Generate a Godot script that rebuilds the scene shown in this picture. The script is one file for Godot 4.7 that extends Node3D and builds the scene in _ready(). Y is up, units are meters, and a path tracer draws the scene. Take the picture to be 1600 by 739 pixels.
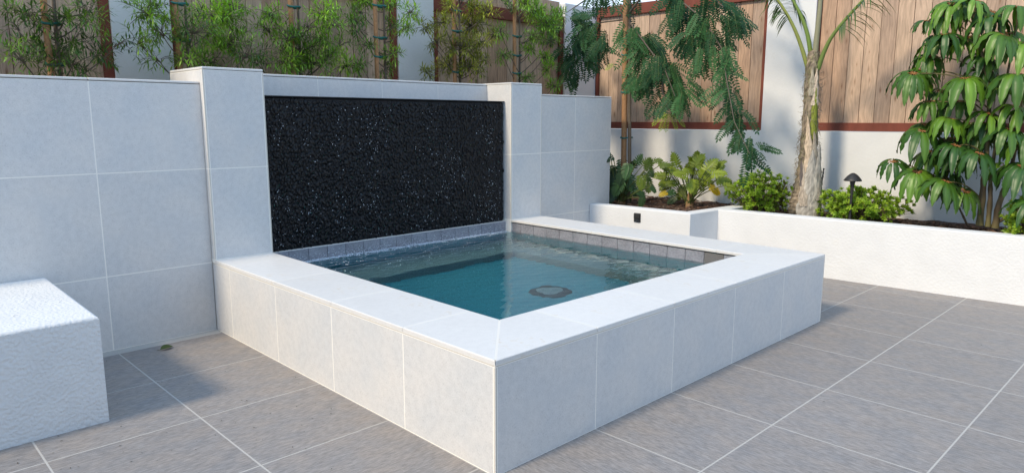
extends Node3D
# Raised tiled spa with a black pebble water wall, in a walled garden court.
# World: x runs along the tiled wall, z comes out from it, y is up. The floor corner of the spa is the origin.

const CAM := Vector3(-1.7151, 1.3643, 1.8482)
const FOC := 1096.01
var basis_cam := Basis()
var rng := RandomNumberGenerator.new()
var M := {}
var taken := {}

const W := 2.689      # distance from the spa front to the tiled wall
const L := 3.0478     # length of the spa
const CW := 0.3936    # width of the coping
const PZ := -2.643    # front of the pillars
const HS := 0.469     # top of the coping
const YW := 0.36      # water level
const J1 := 1.053     # joint of the wall tiles
const JS := 0.449

func _ready() -> void:
	rng.seed = 7
	basis_cam = Basis(Vector3.UP, -0.773) * Basis(Vector3.RIGHT, -0.1658) * Basis(Vector3.BACK, 0.0011)
	var cam := Camera3D.new()
	cam.name = "camera"
	cam.transform = Transform3D(basis_cam, CAM)
	cam.fov = rad_to_deg(2.0 * atan(369.5 / FOC))
	cam.near = 0.05
	cam.far = 400.0
	add_child(cam)
	cam.current = true
	var env := Environment.new()
	var sm := ProceduralSkyMaterial.new()
	sm.sky_top_color = Color(0.53, 0.65, 0.79)
	sm.sky_horizon_color = Color(0.88, 0.91, 0.94)
	sm.sky_curve = 0.16
	sm.ground_bottom_color = Color(0.42, 0.41, 0.39)
	sm.ground_horizon_color = Color(0.62, 0.62, 0.60)
	sm.sun_angle_max = 12.0
	sm.energy_multiplier = 1.45
	var sky := Sky.new()
	sky.sky_material = sm
	env.background_mode = Environment.BG_SKY
	env.sky = sky
	env.tonemap_mode = Environment.TONE_MAPPER_LINEAR
	env.tonemap_exposure = 1.5
	env.sdfgi_enabled = true
	env.ssao_enabled = true
	env.ssil_enabled = true
	var we := WorldEnvironment.new()
	we.name = "environment"
	we.environment = env
	add_child(we)
	var sun := DirectionalLight3D.new()
	sun.name = "sun"
	sun.light_energy = 0.72
	sun.light_color = Color(1.0, 0.93, 0.82)
	sun.light_angular_distance = 8.0
	sun.shadow_enabled = true
	add_child(sun)
	sun.look_at_from_position(Vector3.ZERO, Vector3(1.1, -1.0, 0.08), Vector3.UP)

	make_materials()
	build_floor()
	build_soil()
	build_tiled_walls()
	build_spa()
	build_bench()
	build_planter()
	build_garden_walls()
	build_fences()
	build_house()
	build_fern_pines()
	build_feather_tree()
	build_palm()
	build_umbrella_plant()
	build_philodendrons()
	build_bushes()
	build_small_things()

# ------------------------------------------------------------------ helpers
func ray(u: float, v: float) -> Vector3:
	return basis_cam * Vector3((u - 800.0) / FOC, -(v - 369.5) / FOC, -1.0)

func onx(x: float, u: float, v: float) -> Vector3:
	var r := ray(u, v)
	return CAM + r * ((x - CAM.x) / r.x)

func ony(y: float, u: float, v: float) -> Vector3:
	var r := ray(u, v)
	return CAM + r * ((y - CAM.y) / r.y)

func onz(z: float, u: float, v: float) -> Vector3:
	var r := ray(u, v)
	return CAM + r * ((z - CAM.z) / r.z)

func numbered(called: String) -> String:
	var n: int = taken.get(called, 0)
	taken[called] = n + 1
	return called if n == 0 else "%s_%03d" % [called, n]

func thing(called: String, label: String, category: String, at := Vector3.ZERO, turn := 0.0, group := "") -> Node3D:
	var o := Node3D.new()
	o.name = numbered(called)
	add_child(o)
	o.position = at
	o.rotation.y = turn
	tag(o, label, category, group)
	return o

func tag(o: Node, label: String, category: String, group := "") -> void:
	o.set_meta("label", label)
	o.set_meta("category", category)
	if group != "":
		o.set_meta("group", group)

func part(called: String, mesh: Mesh, material: Material, parent: Node3D, at := Vector3.ZERO) -> MeshInstance3D:
	var o := MeshInstance3D.new()
	o.name = called if parent != self else numbered(called)
	o.mesh = mesh
	o.material_override = material
	o.position = at
	parent.add_child(o, true)
	return o

func structure(called: String, mesh: Mesh, material: Material, at := Vector3.ZERO) -> MeshInstance3D:
	var o := part(called, mesh, material, self, at)
	o.set_meta("kind", "structure")
	return o

func stuff(o: Node) -> void:
	o.set_meta("kind", "stuff")

class MB:
	var v := PackedVector3Array()
	var n := PackedVector3Array()
	var t := PackedVector2Array()
	var c := PackedColorArray()
	var i := PackedInt32Array()
	func vert(p: Vector3, nn: Vector3, uv := Vector2.ZERO, col := Color.WHITE) -> int:
		v.append(p); n.append(nn); t.append(uv); c.append(col)
		return v.size() - 1
	func tri(a: int, b: int, d: int) -> void:
		# turned so that it runs clockwise seen from the side of its normals
		var g := (v[b] - v[a]).cross(v[d] - v[a])
		if g.dot(n[a] + n[b] + n[d]) > 0.0:
			i.append(a); i.append(d); i.append(b)
		else:
			i.append(a); i.append(b); i.append(d)
	func quad(a: int, b: int, d: int, e: int) -> void:
		tri(a, b, d)
		tri(a, d, e)
	func face(a: Vector3, b: Vector3, d: Vector3, e: Vector3, nn: Vector3, col := Color.WHITE) -> void:
		var k := vert(a, nn, Vector2(0, 0), col)
		vert(b, nn, Vector2(1, 0), col)
		vert(d, nn, Vector2(1, 1), col)
		vert(e, nn, Vector2(0, 1), col)
		quad(k, k + 1, k + 2, k + 3)
	func mesh() -> ArrayMesh:
		var a := []
		a.resize(Mesh.ARRAY_MAX)
		a[Mesh.ARRAY_VERTEX] = v
		a[Mesh.ARRAY_NORMAL] = n
		a[Mesh.ARRAY_TEX_UV] = t
		a[Mesh.ARRAY_COLOR] = c
		a[Mesh.ARRAY_INDEX] = i
		var m := ArrayMesh.new()
		m.add_surface_from_arrays(Mesh.PRIMITIVE_TRIANGLES, a)
		return m

# a box with softened edges; uv from u_axis/v_axis in metres times s plus an offset
func add_box(mb: MB, at: Vector3, size: Vector3, ch := 0.002, uvo := Vector2.ZERO, uvs := 1.0, swap := false) -> void:
	var h := size * 0.5
	ch = minf(ch, minf(h.x, minf(h.y, h.z)) * 0.9)
	var id := {}
	for ax in 3:
		for s in [-1.0, 1.0]:
			var b := (ax + 1) % 3
			var d := (ax + 2) % 3
			for sb in [-1.0, 1.0]:
				for sd in [-1.0, 1.0]:
					var p := Vector3.ZERO
					p[ax] = s * h[ax]
					p[b] = sb * (h[b] - ch)
					p[d] = sd * (h[d] - ch)
					var nn := Vector3.ZERO
					nn[ax] = s
					var uv: Vector2
					if ax == 1: uv = Vector2(p.x, p.z)
					elif ax == 0: uv = Vector2(p.z, -p.y)
					else: uv = Vector2(p.x, -p.y)
					if swap: uv = Vector2(uv.y, uv.x)
					var key := Vector3i(int(s) if ax == 0 else (int(sb) if b == 0 else int(sd)), int(s) if ax == 1 else (int(sb) if b == 1 else int(sd)), int(s) if ax == 2 else (int(sb) if b == 2 else int(sd)))
					id[[ax, key]] = mb.vert(at + p, nn, uv * uvs + uvo)
	for ax in 3:
		var b := (ax + 1) % 3
		var d := (ax + 2) % 3
		for s in [-1, 1]:
			var q := []
			for k in [[-1, -1], [1, -1], [1, 1], [-1, 1]]:
				var key := Vector3i.ZERO
				key[ax] = s; key[b] = k[0]; key[d] = k[1]
				q.append(id[[ax, key]])
			mb.quad(q[0], q[1], q[2], q[3])
	for ax in 3:      # edges along ax
		var b := (ax + 1) % 3
		var d := (ax + 2) % 3
		for sb in [-1, 1]:
			for sd in [-1, 1]:
				var k1 := Vector3i.ZERO
				k1[ax] = -1; k1[b] = sb; k1[d] = sd
				var k2 := k1
				k2[ax] = 1
				mb.quad(id[[b, k1]], id[[b, k2]], id[[d, k2]], id[[d, k1]])
	for x in [-1, 1]:
		for y in [-1, 1]:
			for z in [-1, 1]:
				var k := Vector3i(x, y, z)
				mb.tri(id[[0, k]], id[[1, k]], id[[2, k]])

var box_cache := {}
func box(size: Vector3, ch := 0.002) -> ArrayMesh:
	var key := "%.4f %.4f %.4f %.4f" % [size.x, size.y, size.z, ch]
	if not box_cache.has(key):
		var mb := MB.new()
		add_box(mb, Vector3.ZERO, size, ch)
		box_cache[key] = mb.mesh()
	return box_cache[key]

func box_between(called: String, a: Vector3, b: Vector3, material: Material, parent: Node3D, ch := 0.002) -> MeshInstance3D:
	return part(called, box((b - a).abs(), ch), material, parent, (a + b) * 0.5)

func inset(poly: PackedVector2Array, d: float) -> PackedVector2Array:
	var out := PackedVector2Array()
	var area := 0.0
	var k := poly.size()
	for j in k:
		area += poly[j].cross(poly[(j + 1) % k])
	var sgn := signf(area)
	for j in k:
		var e1 := (poly[j] - poly[(j + k - 1) % k]).normalized()
		var e2 := (poly[(j + 1) % k] - poly[j]).normalized()
		var n1 := Vector2(-e1.y, e1.x) * sgn
		var n2 := Vector2(-e2.y, e2.x) * sgn
		out.append(poly[j] + (n1 + n2) * (d / (1.0 + n1.dot(n2))))
	return out

# a flat polygon (x, z) raised from y0 to y1, its upper edge rounded by ch
func extrude(poly: PackedVector2Array, y0: float, y1: float, ch: float) -> ArrayMesh:
	var mb := MB.new()
	var top := inset(poly, ch)
	var k := poly.size()
	var area := 0.0
	for j in k:
		area += poly[j].cross(poly[(j + 1) % k])
	for j in k:
		var a := poly[j]
		var b := poly[(j + 1) % k]
		var e := (b - a).normalized()
		var nn := Vector3(e.y, 0, -e.x) * signf(area)
		var ta := top[j]
		var tb := top[(j + 1) % k]
		mb.face(Vector3(a.x, y0, a.y), Vector3(b.x, y0, b.y), Vector3(b.x, y1 - ch, b.y), Vector3(a.x, y1 - ch, a.y), nn)
		if ch > 0.0:
			var m := (nn + Vector3.UP).normalized()
			var ca := a.lerp(ta, 0.3)
			var cb := b.lerp(tb, 0.3)
			var q := mb.vert(Vector3(a.x, y1 - ch, a.y), nn)
			mb.vert(Vector3(b.x, y1 - ch, b.y), nn)
			mb.vert(Vector3(cb.x, y1 - ch * 0.3, cb.y), m)
			mb.vert(Vector3(ca.x, y1 - ch * 0.3, ca.y), m)
			mb.vert(Vector3(tb.x, y1, tb.y), Vector3.UP)
			mb.vert(Vector3(ta.x, y1, ta.y), Vector3.UP)
			mb.quad(q, q + 1, q + 2, q + 3)
			mb.quad(q + 3, q + 2, q + 4, q + 5)
	var tris := Geometry2D.triangulate_polygon(top)
	var s := mb.v.size()
	for p in top:
		mb.vert(Vector3(p.x, y1, p.y), Vector3.UP)
	for j in range(0, tris.size(), 3):
		mb.tri(s + tris[j], s + tris[j + 1], s + tris[j + 2])
	s = mb.v.size()
	for p in poly:
		mb.vert(Vector3(p.x, y0, p.y), Vector3.DOWN)
	tris = Geometry2D.triangulate_polygon(poly)
	for j in range(0, tris.size(), 3):
		mb.tri(s + tris[j], s + tris[j + 1], s + tris[j + 2])
	return mb.mesh()

# a tube along points with a radius at each
func add_tube(mb: MB, pts: Array, radii: Array, sides := 7, col := Color.WHITE, wob := 0.0) -> void:
	var prev := -1
	var ref := Vector3(0.31, 0.2, 0.93)
	var along := 0.0
	for k in pts.size():
		var p: Vector3 = pts[k]
		var a: Vector3 = pts[maxi(k - 1, 0)]
		var b: Vector3 = pts[mini(k + 1, pts.size() - 1)]
		var d := (b - a).normalized()
		if k > 0:
			along += p.distance_to(pts[k - 1])
		if absf(d.dot(ref)) > 0.95:
			ref = Vector3(0.9, 0.1, -0.3)
		var x := (ref - d * ref.dot(d)).normalized()
		ref = x
		var y := d.cross(x)
		var first := mb.v.size()
		for j in sides + 1:
			var an := TAU * j / sides
			var nn := x * cos(an) + y * sin(an)
			var r: float = radii[k]
			if wob > 0.0:
				r *= 1.0 + wob * sin(an * 3.0 + k * 1.7) * 0.5 + wob * sin(an * 2.0 - k * 2.3) * 0.5
			mb.vert(p + nn * r, nn, Vector2(float(j) / sides, along * 4.0), col)
		if prev >= 0:
			for j in sides:
				mb.quad(prev + j, prev + j + 1, first + j + 1, first + j)
		prev = first
	var pe: Vector3 = pts[pts.size() - 1]
	var dd: Vector3 = (pe - (pts[pts.size() - 2] as Vector3)).normalized()
	var last := mb.vert(pe + dd * (radii[radii.size() - 1] as float) * 0.3, dd, Vector2(0.5, along * 4.0), col)
	for j in sides:
		mb.tri(prev + j, prev + j + 1, last)

func bend_points(a: Vector3, b: Vector3, sag: Vector3, n := 6) -> Array:
	var out := []
	for k in n + 1:
		var t := float(k) / n
		out.append(a.lerp(b, t) + sag * (4.0 * t * (1.0 - t)))
	return out

func taper(r0: float, r1: float, n := 6) -> Array:
	var out := []
	for k in n + 1:
		out.append(lerpf(r0, r1, float(k) / n))
	return out

# a leaf: a folded strip that narrows to both ends and curves downwards
func add_leaf(mb: MB, at: Vector3, dir: Vector3, up: Vector3, length: float, width: float, col: Color, segs := 3, droop := 0.0, fold := 0.15, wide_at := 0.4, wave := 0.0) -> void:
	var d := dir.normalized()
	var side := d.cross(up).normalized()
	if side.length() < 0.5:
		side = d.cross(Vector3(0.3, 0.1, 0.9)).normalized()
	var p := at
	var prev := -1
	var step := length / segs
	for k in segs + 1:
		var t := float(k) / segs
		var nn := side.cross(d).normalized()
		var w := width * 0.5 * (sin(PI * pow(t, log(0.5) / log(wide_at))) * 0.92 + (0.08 if k < segs else 0.0))
		if k == segs:
			w = 0.0
		var wv := wave * (1.0 if k % 2 == 0 else -1.0) * width
		var first := mb.vert(p, nn, Vector2(0.5, t), col)
		mb.vert(p + side * w + nn * (fold * w + wv), (nn - side * fold).normalized(), Vector2(1, t), col)
		mb.vert(p - side * w + nn * (fold * w + wv), (nn + side * fold).normalized(), Vector2(0, t), col)
		if prev >= 0:
			mb.quad(prev, prev + 1, first + 1, first)
			mb.quad(prev, prev + 2, first + 2, first)
		prev = first
		p += d * step
		d = (d + Vector3.DOWN * droop / segs).normalized()

func rand_dir() -> Vector3:
	var z := rng.randf_range(-1, 1)
	var a := rng.randf_range(0, TAU)
	var r := sqrt(1.0 - z * z)
	return Vector3(r * cos(a), z, r * sin(a))

func jitter(c: Color, by: float) -> Color:
	var k := 1.0 + rng.randf_range(-by, by)
	return Color(c.r * k * (1.0 + rng.randf_range(-by, by) * 0.5), c.g * k, c.b * k * (1.0 + rng.randf_range(-by, by) * 0.5))

# ------------------------------------------------------------------ textures and materials
func field(sd: int, freq: float, octaves := 4, kind := FastNoiseLite.TYPE_SIMPLEX_SMOOTH, size := 512) -> PackedByteArray:
	var f := FastNoiseLite.new()
	f.seed = sd
	f.frequency = freq
	f.noise_type = kind
	f.fractal_octaves = octaves
	var im := f.get_seamless_image(size, size, false, false, 0.12, true)
	im.convert(Image.FORMAT_L8)
	return im.get_data()

func srgb_byte(x: float) -> int:
	x = clampf(x, 0.0, 1.0)
	var s := x * 12.92 if x < 0.0031308 else 1.055 * pow(x, 1.0 / 2.4) - 0.055
	return int(s * 255.0 + 0.5)

var lut := PackedByteArray()
func sb(x: float) -> int:
	return lut[clampi(int(x * 4095.0), 0, 4095)]

func color_tex(size: int, f: Callable) -> ImageTexture:
	var d := PackedByteArray()
	d.resize(size * size * 3)
	for k in size * size:
		var c: Vector3 = f.call(k)
		d[k * 3] = sb(c.x)
		d[k * 3 + 1] = sb(c.y)
		d[k * 3 + 2] = sb(c.z)
	return ImageTexture.create_from_image(Image.create_from_data(size, size, false, Image.FORMAT_RGB8, d))

func gray_tex(size: int, d: PackedByteArray) -> ImageTexture:
	return ImageTexture.create_from_image(Image.create_from_data(size, size, false, Image.FORMAT_L8, d))

func mat(called: String, albedo: Color, rough: float) -> StandardMaterial3D:
	var m := StandardMaterial3D.new()
	m.resource_name = called
	m.albedo_color = albedo.linear_to_srgb()
	m.roughness = rough
	M[called] = m
	return m

func tri_mat(called: String, tint: Color, rough: float, tex: Texture2D, scale: float, bump: Texture2D = null, bump_cm := 0.0, world := true) -> StandardMaterial3D:
	var m := mat(called, tint, rough)
	m.albedo_texture = tex
	m.uv1_triplanar = true
	m.uv1_world_triplanar = world
	m.uv1_scale = Vector3.ONE * scale
	if bump:
		m.heightmap_enabled = true
		m.heightmap_texture = bump
		m.heightmap_scale = bump_cm
	return m

func leaf_mat(called: String, rough: float, back: float, spec := 0.5) -> StandardMaterial3D:
	var m := mat(called, Color.WHITE, rough)
	m.vertex_color_use_as_albedo = true
	m.backlight_enabled = true
	m.backlight = Color(back, back, back * 0.6)
	m.metallic_specular = spec
	return m

func make_materials() -> void:
	lut.resize(4096)
	for k in 4096:
		lut[k] = srgb_byte(k / 4095.0)
	# pale limestone-look porcelain of the walls and the spa
	var a := field(11, 0.006, 5)
	var b := field(12, 0.05, 4)
	var g := field(13, 0.22, 2)
	var tile := color_tex(512, func(k):
		var s := 0.655 + (a[k] / 255.0 - 0.5) * 0.055 + (b[k] / 255.0 - 0.5) * 0.075 + (g[k] / 255.0 - 0.5) * 0.10
		if g[k] < 45 and b[k] < 120: s -= 0.09
		var w := (a[k] / 255.0 - 0.5) * 0.03
		return Vector3(s * 0.985 + w, s * 0.965, s * 0.935 - w))
	var coping_tex := color_tex(512, func(k):
		var s := 0.70 + (a[k] / 255.0 - 0.5) * 0.04 + (b[k] / 255.0 - 0.5) * 0.05 + (g[k] / 255.0 - 0.5) * 0.06
		var e := clampf((a[k] / 255.0 - 0.62) * 5.0, 0.0, 1.0) * clampf((b[k] / 255.0 - 0.55) * 5.0, 0.0, 1.0)
		return Vector3(s * 1.01 - e * 0.07, s * 0.98 - e * 0.10, s * 0.935 - e * 0.14))
	var gb := gray_tex(512, g)
	var k2 := 0
	for off in [Vector3(0, 0, 0), Vector3(0.37, 0.61, 0.2), Vector3(0.71, 0.23, 0.55), Vector3(0.15, 0.83, 0.77)]:
		var tint: float = [1.0, 0.975, 0.99, 0.96][k2]
		var m := tri_mat("tile%d" % k2, Color(tint, tint, tint), 0.52, tile, 0.9, gb, 0.03)
		m.uv1_offset = off
		var mc := tri_mat("coping%d" % k2, Color(tint, tint, tint), 0.45, coping_tex, 0.8, gb, 0.02)
		mc.uv1_offset = off * 1.7
		k2 += 1
	var stain := field(14, 0.012, 5)
	tri_mat("grout", Color(1, 1, 1), 0.9, color_tex(256, func(k):
		var s := 0.86 + (g[k * 2] / 255.0 - 0.5) * 0.12
		return Vector3(s, s * 0.96, s * 0.88)), 2.0)
	tri_mat("floor_grout", Color(1, 1, 1), 0.9, color_tex(256, func(k):
		var s := 0.45 + (g[k * 2] / 255.0 - 0.5) * 0.16
		return Vector3(s, s * 0.95, s * 0.87)), 2.0)
	mat("coping_grout", Color(0.70, 0.67, 0.61), 0.9)
	mat("trim", Color(0.60, 0.56, 0.49), 0.5)
	# floor tiles: grey porcelain with fine streaks along one side, as seen; sampled by each tile in its own place
	var nf := FastNoiseLite.new()
	nf.seed = 21
	nf.frequency = 1.0
	nf.fractal_octaves = 3
	var n2 := FastNoiseLite.new()
	n2.seed = 22
	n2.frequency = 1.0
	n2.fractal_octaves = 4
	var fs := 1024
	var hb := PackedByteArray()
	hb.resize(fs * fs)
	var ft := color_tex(fs, func(k):
		var x := float(k % fs)
		var y := float(k / fs)
		var st := nf.get_noise_2d(x * 0.010, y * 0.07)
		var st2 := nf.get_noise_2d(x * 0.028 + 300.0, y * 0.17)
		var cl := n2.get_noise_2d(x * 0.006, y * 0.009)
		var sp := n2.get_noise_2d(x * 0.35 + 50.0, y * 0.35)
		var s := 0.235 + st * 0.045 + st2 * 0.085 + cl * 0.016 + sp * 0.07
		hb[k] = clampi(int(128.0 + st2 * 90.0 + sp * 60.0), 0, 255)
		return Vector3(s * (1.10 + cl * 0.06), s * 1.0, s * (0.93 - cl * 0.06)))
	var hbt := gray_tex(fs, hb)
	for k in 3:
		var tint: float = [1.0, 0.96, 1.03][k]
		var m := mat("floor%d" % k, Color(tint, tint, tint), 0.58)
		m.albedo_texture = ft
		m.heightmap_enabled = true
		m.heightmap_texture = hbt
		m.heightmap_scale = 0.08
	# white stucco
	var c1 := field(31, 0.035, 3)
	var c2 := field(32, 0.11, 3)
	var cb := PackedByteArray()
	cb.resize(512 * 512)
	for k in 512 * 512:
		cb[k] = clampi(int(c1[k] * 0.2 + c2[k] * 0.8), 0, 255)
	var stb := gray_tex(512, cb)
	var dirt := color_tex(512, func(k):
		var s := 0.74 + (stain[k] / 255.0 - 0.5) * 0.06
		var e := clampf((stain[k] / 255.0 - 0.72) * 2.0, 0.0, 1.0) * clampf((c2[k] / 255.0 - 0.35) * 2.0, 0.0, 1.0)
		return Vector3(s - e * 0.10, s - e * 0.13, s * 0.985 - e * 0.18))
	tri_mat("stucco_rough", Color(0.93, 0.93, 0.93), 0.9, dirt, 0.8, stb, 0.5)
	tri_mat("stucco", Color(1, 1, 1), 0.9, dirt, 0.7, stb, 0.22)
	tri_mat("stucco_wall", Color(1, 1, 1), 0.9, dirt, 0.5, stb, 0.10)
	# cedar boards: eight strips side by side, each with its own grain and knots
	var wn := FastNoiseLite.new()
	wn.seed = 41
	wn.frequency = 1.0
	wn.fractal_octaves = 3
	var knots := []
	var kr := RandomNumberGenerator.new()
	kr.seed = 5
	for s in 8:
		var l := []
		for q in kr.randi_range(2, 5):
			l.append(Vector4(kr.randf_range(22, 106), kr.randf_range(30, 990), kr.randf_range(4.0, 8.5), kr.randf_range(0.5, 1.0)))
		knots.append(l)
	var wood := color_tex(1024, func(k):
		var x := float(k % 1024)
		var y := float(k / 1024)
		var s := int(x / 128.0)
		var lx := x - s * 128.0
		var warp := 0.0
		var dark := 0.0
		for kn: Vector4 in knots[s]:
			var dx := lx - kn.x
			var dy := (y - kn.y) * 0.42
			var dd := dx * dx + dy * dy
			if dd < 3600.0:
				var dist := sqrt(dd)
				warp += signf(dx) * 16.0 * exp(-dd / 420.0)
				dark += kn.w * (exp(-dd / (kn.z * kn.z)) + 0.22 * exp(-dist / 16.0) * (0.5 + 0.5 * sin(dist * 1.1)))
		var gx := lx - warp + s * 500.0
		var g1 := wn.get_noise_2d(gx * 0.045 + wn.get_noise_2d(s * 90.0, y * 0.004) * 1.2, y * 0.0035)
		var g2 := wn.get_noise_2d(gx * 0.32 + 900.0, y * 0.012)
		var cl := wn.get_noise_2d(s * 37.0 + lx * 0.01, y * 0.006 + 70.0)
		var t := 1.0 + g1 * 0.30 + g2 * 0.20 + cl * 0.18
		var e := clampf(dark, 0.0, 1.0)
		return Vector3(0.53 * t * (1.0 - 0.50 * e), 0.375 * t * (1.0 - 0.62 * e), 0.265 * t * (1.0 - 0.72 * e)))
	for k in 4:
		var m := mat("board%d" % k, [Color(1, 1, 1), Color(0.86, 0.78, 0.72), Color(0.98, 0.97, 0.95), Color(0.78, 0.76, 0.76)][k], 0.72)
		m.albedo_texture = wood
	var wr := field(43, 0.03, 4)
	tri_mat("redwood", Color(1, 1, 1), 0.85, color_tex(256, func(k):
		var s := 0.75 + (wr[k] / 255.0) * 0.5
		return Vector3(0.19 * s, 0.050 * s, 0.030 * s)), 1.3)
	# black pebbles, wet
	var pm := mat("pebble", Color(0.0045, 0.005, 0.0065), 0.30)
	pm.metallic_specular = 0.33
	pm.vertex_color_use_as_albedo = true
	pm.clearcoat_enabled = true
	pm.clearcoat = 0.12
	pm.clearcoat_roughness = 0.12
	mat("black_mortar", Color(0.008, 0.008, 0.010), 0.8)
	var dm := mat("glint_froth", Color(0.75, 0.80, 0.86), 0.15)  # pale colour: painted glints on the pebble panel, and the froth
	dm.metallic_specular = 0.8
	# waterline tiles: slate grey
	var wt := color_tex(512, func(k):
		var s := 0.29 + (b[k] / 255.0 - 0.5) * 0.13 + (a[k] / 255.0 - 0.5) * 0.10 + (g[k] / 255.0 - 0.5) * 0.10
		return Vector3(s * 0.97, s * 0.98, s * 1.10))
	tri_mat("waterline0", Color(1, 1, 1), 0.4, wt, 1.7)
	tri_mat("waterline1", Color(0.97, 0.96, 0.95), 0.4, wt, 1.9)
	tri_mat("granite", Color(1, 1, 1), 0.5, color_tex(512, func(k):
		var s := 0.16 + (g[k] / 255.0 - 0.5) * 0.30
		return Vector3(s * 1.05, s, s * 0.97)), 2.4)
	# pebble plaster of the basin, the teal of deep water put into its colour
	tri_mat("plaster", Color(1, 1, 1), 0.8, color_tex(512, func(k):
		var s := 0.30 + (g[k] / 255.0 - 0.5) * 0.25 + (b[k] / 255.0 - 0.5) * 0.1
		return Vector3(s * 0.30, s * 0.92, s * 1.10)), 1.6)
	tri_mat("seat_plaster", Color(1, 1, 1), 0.8, color_tex(512, func(k):
		var s := 0.27 + (g[k] / 255.0 - 0.5) * 0.24 + (b[k] / 255.0 - 0.5) * 0.10
		return Vector3(s * 1.02, s * 0.99, s * 1.0)), 1.6)
	var wm := mat("water", Color(0.42, 0.84, 0.90, 0.0), 0.0)
	wm.refraction_enabled = true
	wm.refraction_scale = 0.0333
	wm.albedo_color.a = 0.0
	mat("house", Color(0.45, 0.44, 0.42), 0.9)
	mat("house_roof", Color(0.12, 0.11, 0.10), 0.9)
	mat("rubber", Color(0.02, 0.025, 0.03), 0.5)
	mat("bronze", Color(0.022, 0.020, 0.019), 0.5)
	# soil and mulch
	var s1 := field(51, 0.09, 4)
	tri_mat("soil", Color(1, 1, 1), 0.95, color_tex(256, func(k):
		var s := 0.5 + s1[k] / 255.0
		return Vector3(0.085 * s, 0.045 * s, 0.028 * s)), 2.5)
	var mm := mat("mulch", Color.WHITE, 0.9)
	mm.vertex_color_use_as_albedo = true
	# barks
	var bk := field(61, 0.05, 4)
	tri_mat("bark", Color(1, 1, 1), 0.9, color_tex(256, func(k):
		var s := 0.45 + bk[k] / 255.0 * 1.0
		return Vector3(0.12 * s, 0.095 * s, 0.07 * s)), 6.0)
	tri_mat("stake", Color(1, 1, 1), 0.8, color_tex(256, func(k):
		var s := 0.55 + bk[k] / 255.0 * 0.8
		return Vector3(0.36 * s, 0.19 * s, 0.085 * s)), 4.0)
	mat("tie", Color(0.01, 0.13, 0.11), 0.5)
	var cs := mat("cane", Color.WHITE, 0.75)
	cs.vertex_color_use_as_albedo = true
	leaf_mat("leaf", 0.45, 0.8)
	leaf_mat("leaf_gloss", 0.42, 0.5)
	leaf_mat("leaf_matt", 0.6, 0.35, 0.35)

# ------------------------------------------------------------------ floor and soil
func build_floor() -> void:
	# the grout bed is open under the basin of the spa: build it as a frame
	var mb := MB.new()
	for r in [[-40.0, 0.2, -40.0, 40.0], [2.9, 40.0, -40.0, 40.0], [0.2, 2.9, -40.0, -2.9], [0.2, 2.9, -0.2, 40.0]]:
		mb.face(Vector3(r[0], -0.0006, r[2]), Vector3(r[1], -0.0006, r[2]), Vector3(r[1], -0.0006, r[3]), Vector3(r[0], -0.0006, r[3]), Vector3.UP)
	var f := structure("patio", mb.mesh(), M.floor_grout)
	var meshes := []
	var qx := 0.61
	var qz := 0.6265
	for k in 12:
		var t := MB.new()
		add_box(t, Vector3.ZERO, Vector3(qx - 0.007, 0.02, qz - 0.007), 0.0008, Vector2(rng.randf_range(0.25, 0.75), rng.randf_range(0.25, 0.75)), 0.72, k % 2 == 1)
		meshes.append(t.mesh())
	for ix in range(-7, 9):
		for iz in range(-5, 7):
			var x := ix * qx + qx * 0.5
			var z := 0.531 + iz * qz + qz * 0.5
			if z < -2.75 or x < -3.5: continue
			if x > 0.2 and x < 2.9 and z < -0.2: continue
			if x > 4.7: continue
			var k := rng.randi_range(0, 5) * 2 + (1 if x > 0.0 else 0)
			part("floor_tile", meshes[k], M["floor%d" % rng.randi_range(0, 2)], f, Vector3(x, -0.01, z))

func bumpy(x0: float, x1: float, z0: float, z1: float, y: float, amp: float, nx: int, nz: int, sd: int, slope := 0.0) -> ArrayMesh:
	var f := FastNoiseLite.new()
	f.seed = sd
	f.frequency = 3.0
	var mb := MB.new()
	for j in nz + 1:
		for i in nx + 1:
			var z := lerpf(z0, z1, float(j) / nz)
			var x := lerpf(x0 + slope * (z - z0), x1 + slope * (z - z0) * 0.7, float(i) / nx)
			var e := 0.02
			var h := f.get_noise_2d(x, z) * amp
			var hx := f.get_noise_2d(x + e, z) * amp
			var hz := f.get_noise_2d(x, z + e) * amp
			mb.vert(Vector3(x, y + h, z), Vector3(h - hx, e, h - hz).normalized(), Vector2(x, z))
	for j in nz:
		for i in nx:
			var a := j * (nx + 1) + i
			mb.quad(a, a + 1, a + nx + 2, a + nx + 1)
	return mb.mesh()

func chip_mesh(col: Color) -> ArrayMesh:
	var mb := MB.new()
	add_box(mb, Vector3.ZERO, Vector3(1, 0.12, 0.3), 0.03)
	for k in mb.c.size():
		mb.c[k] = col
	return mb.mesh()

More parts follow.
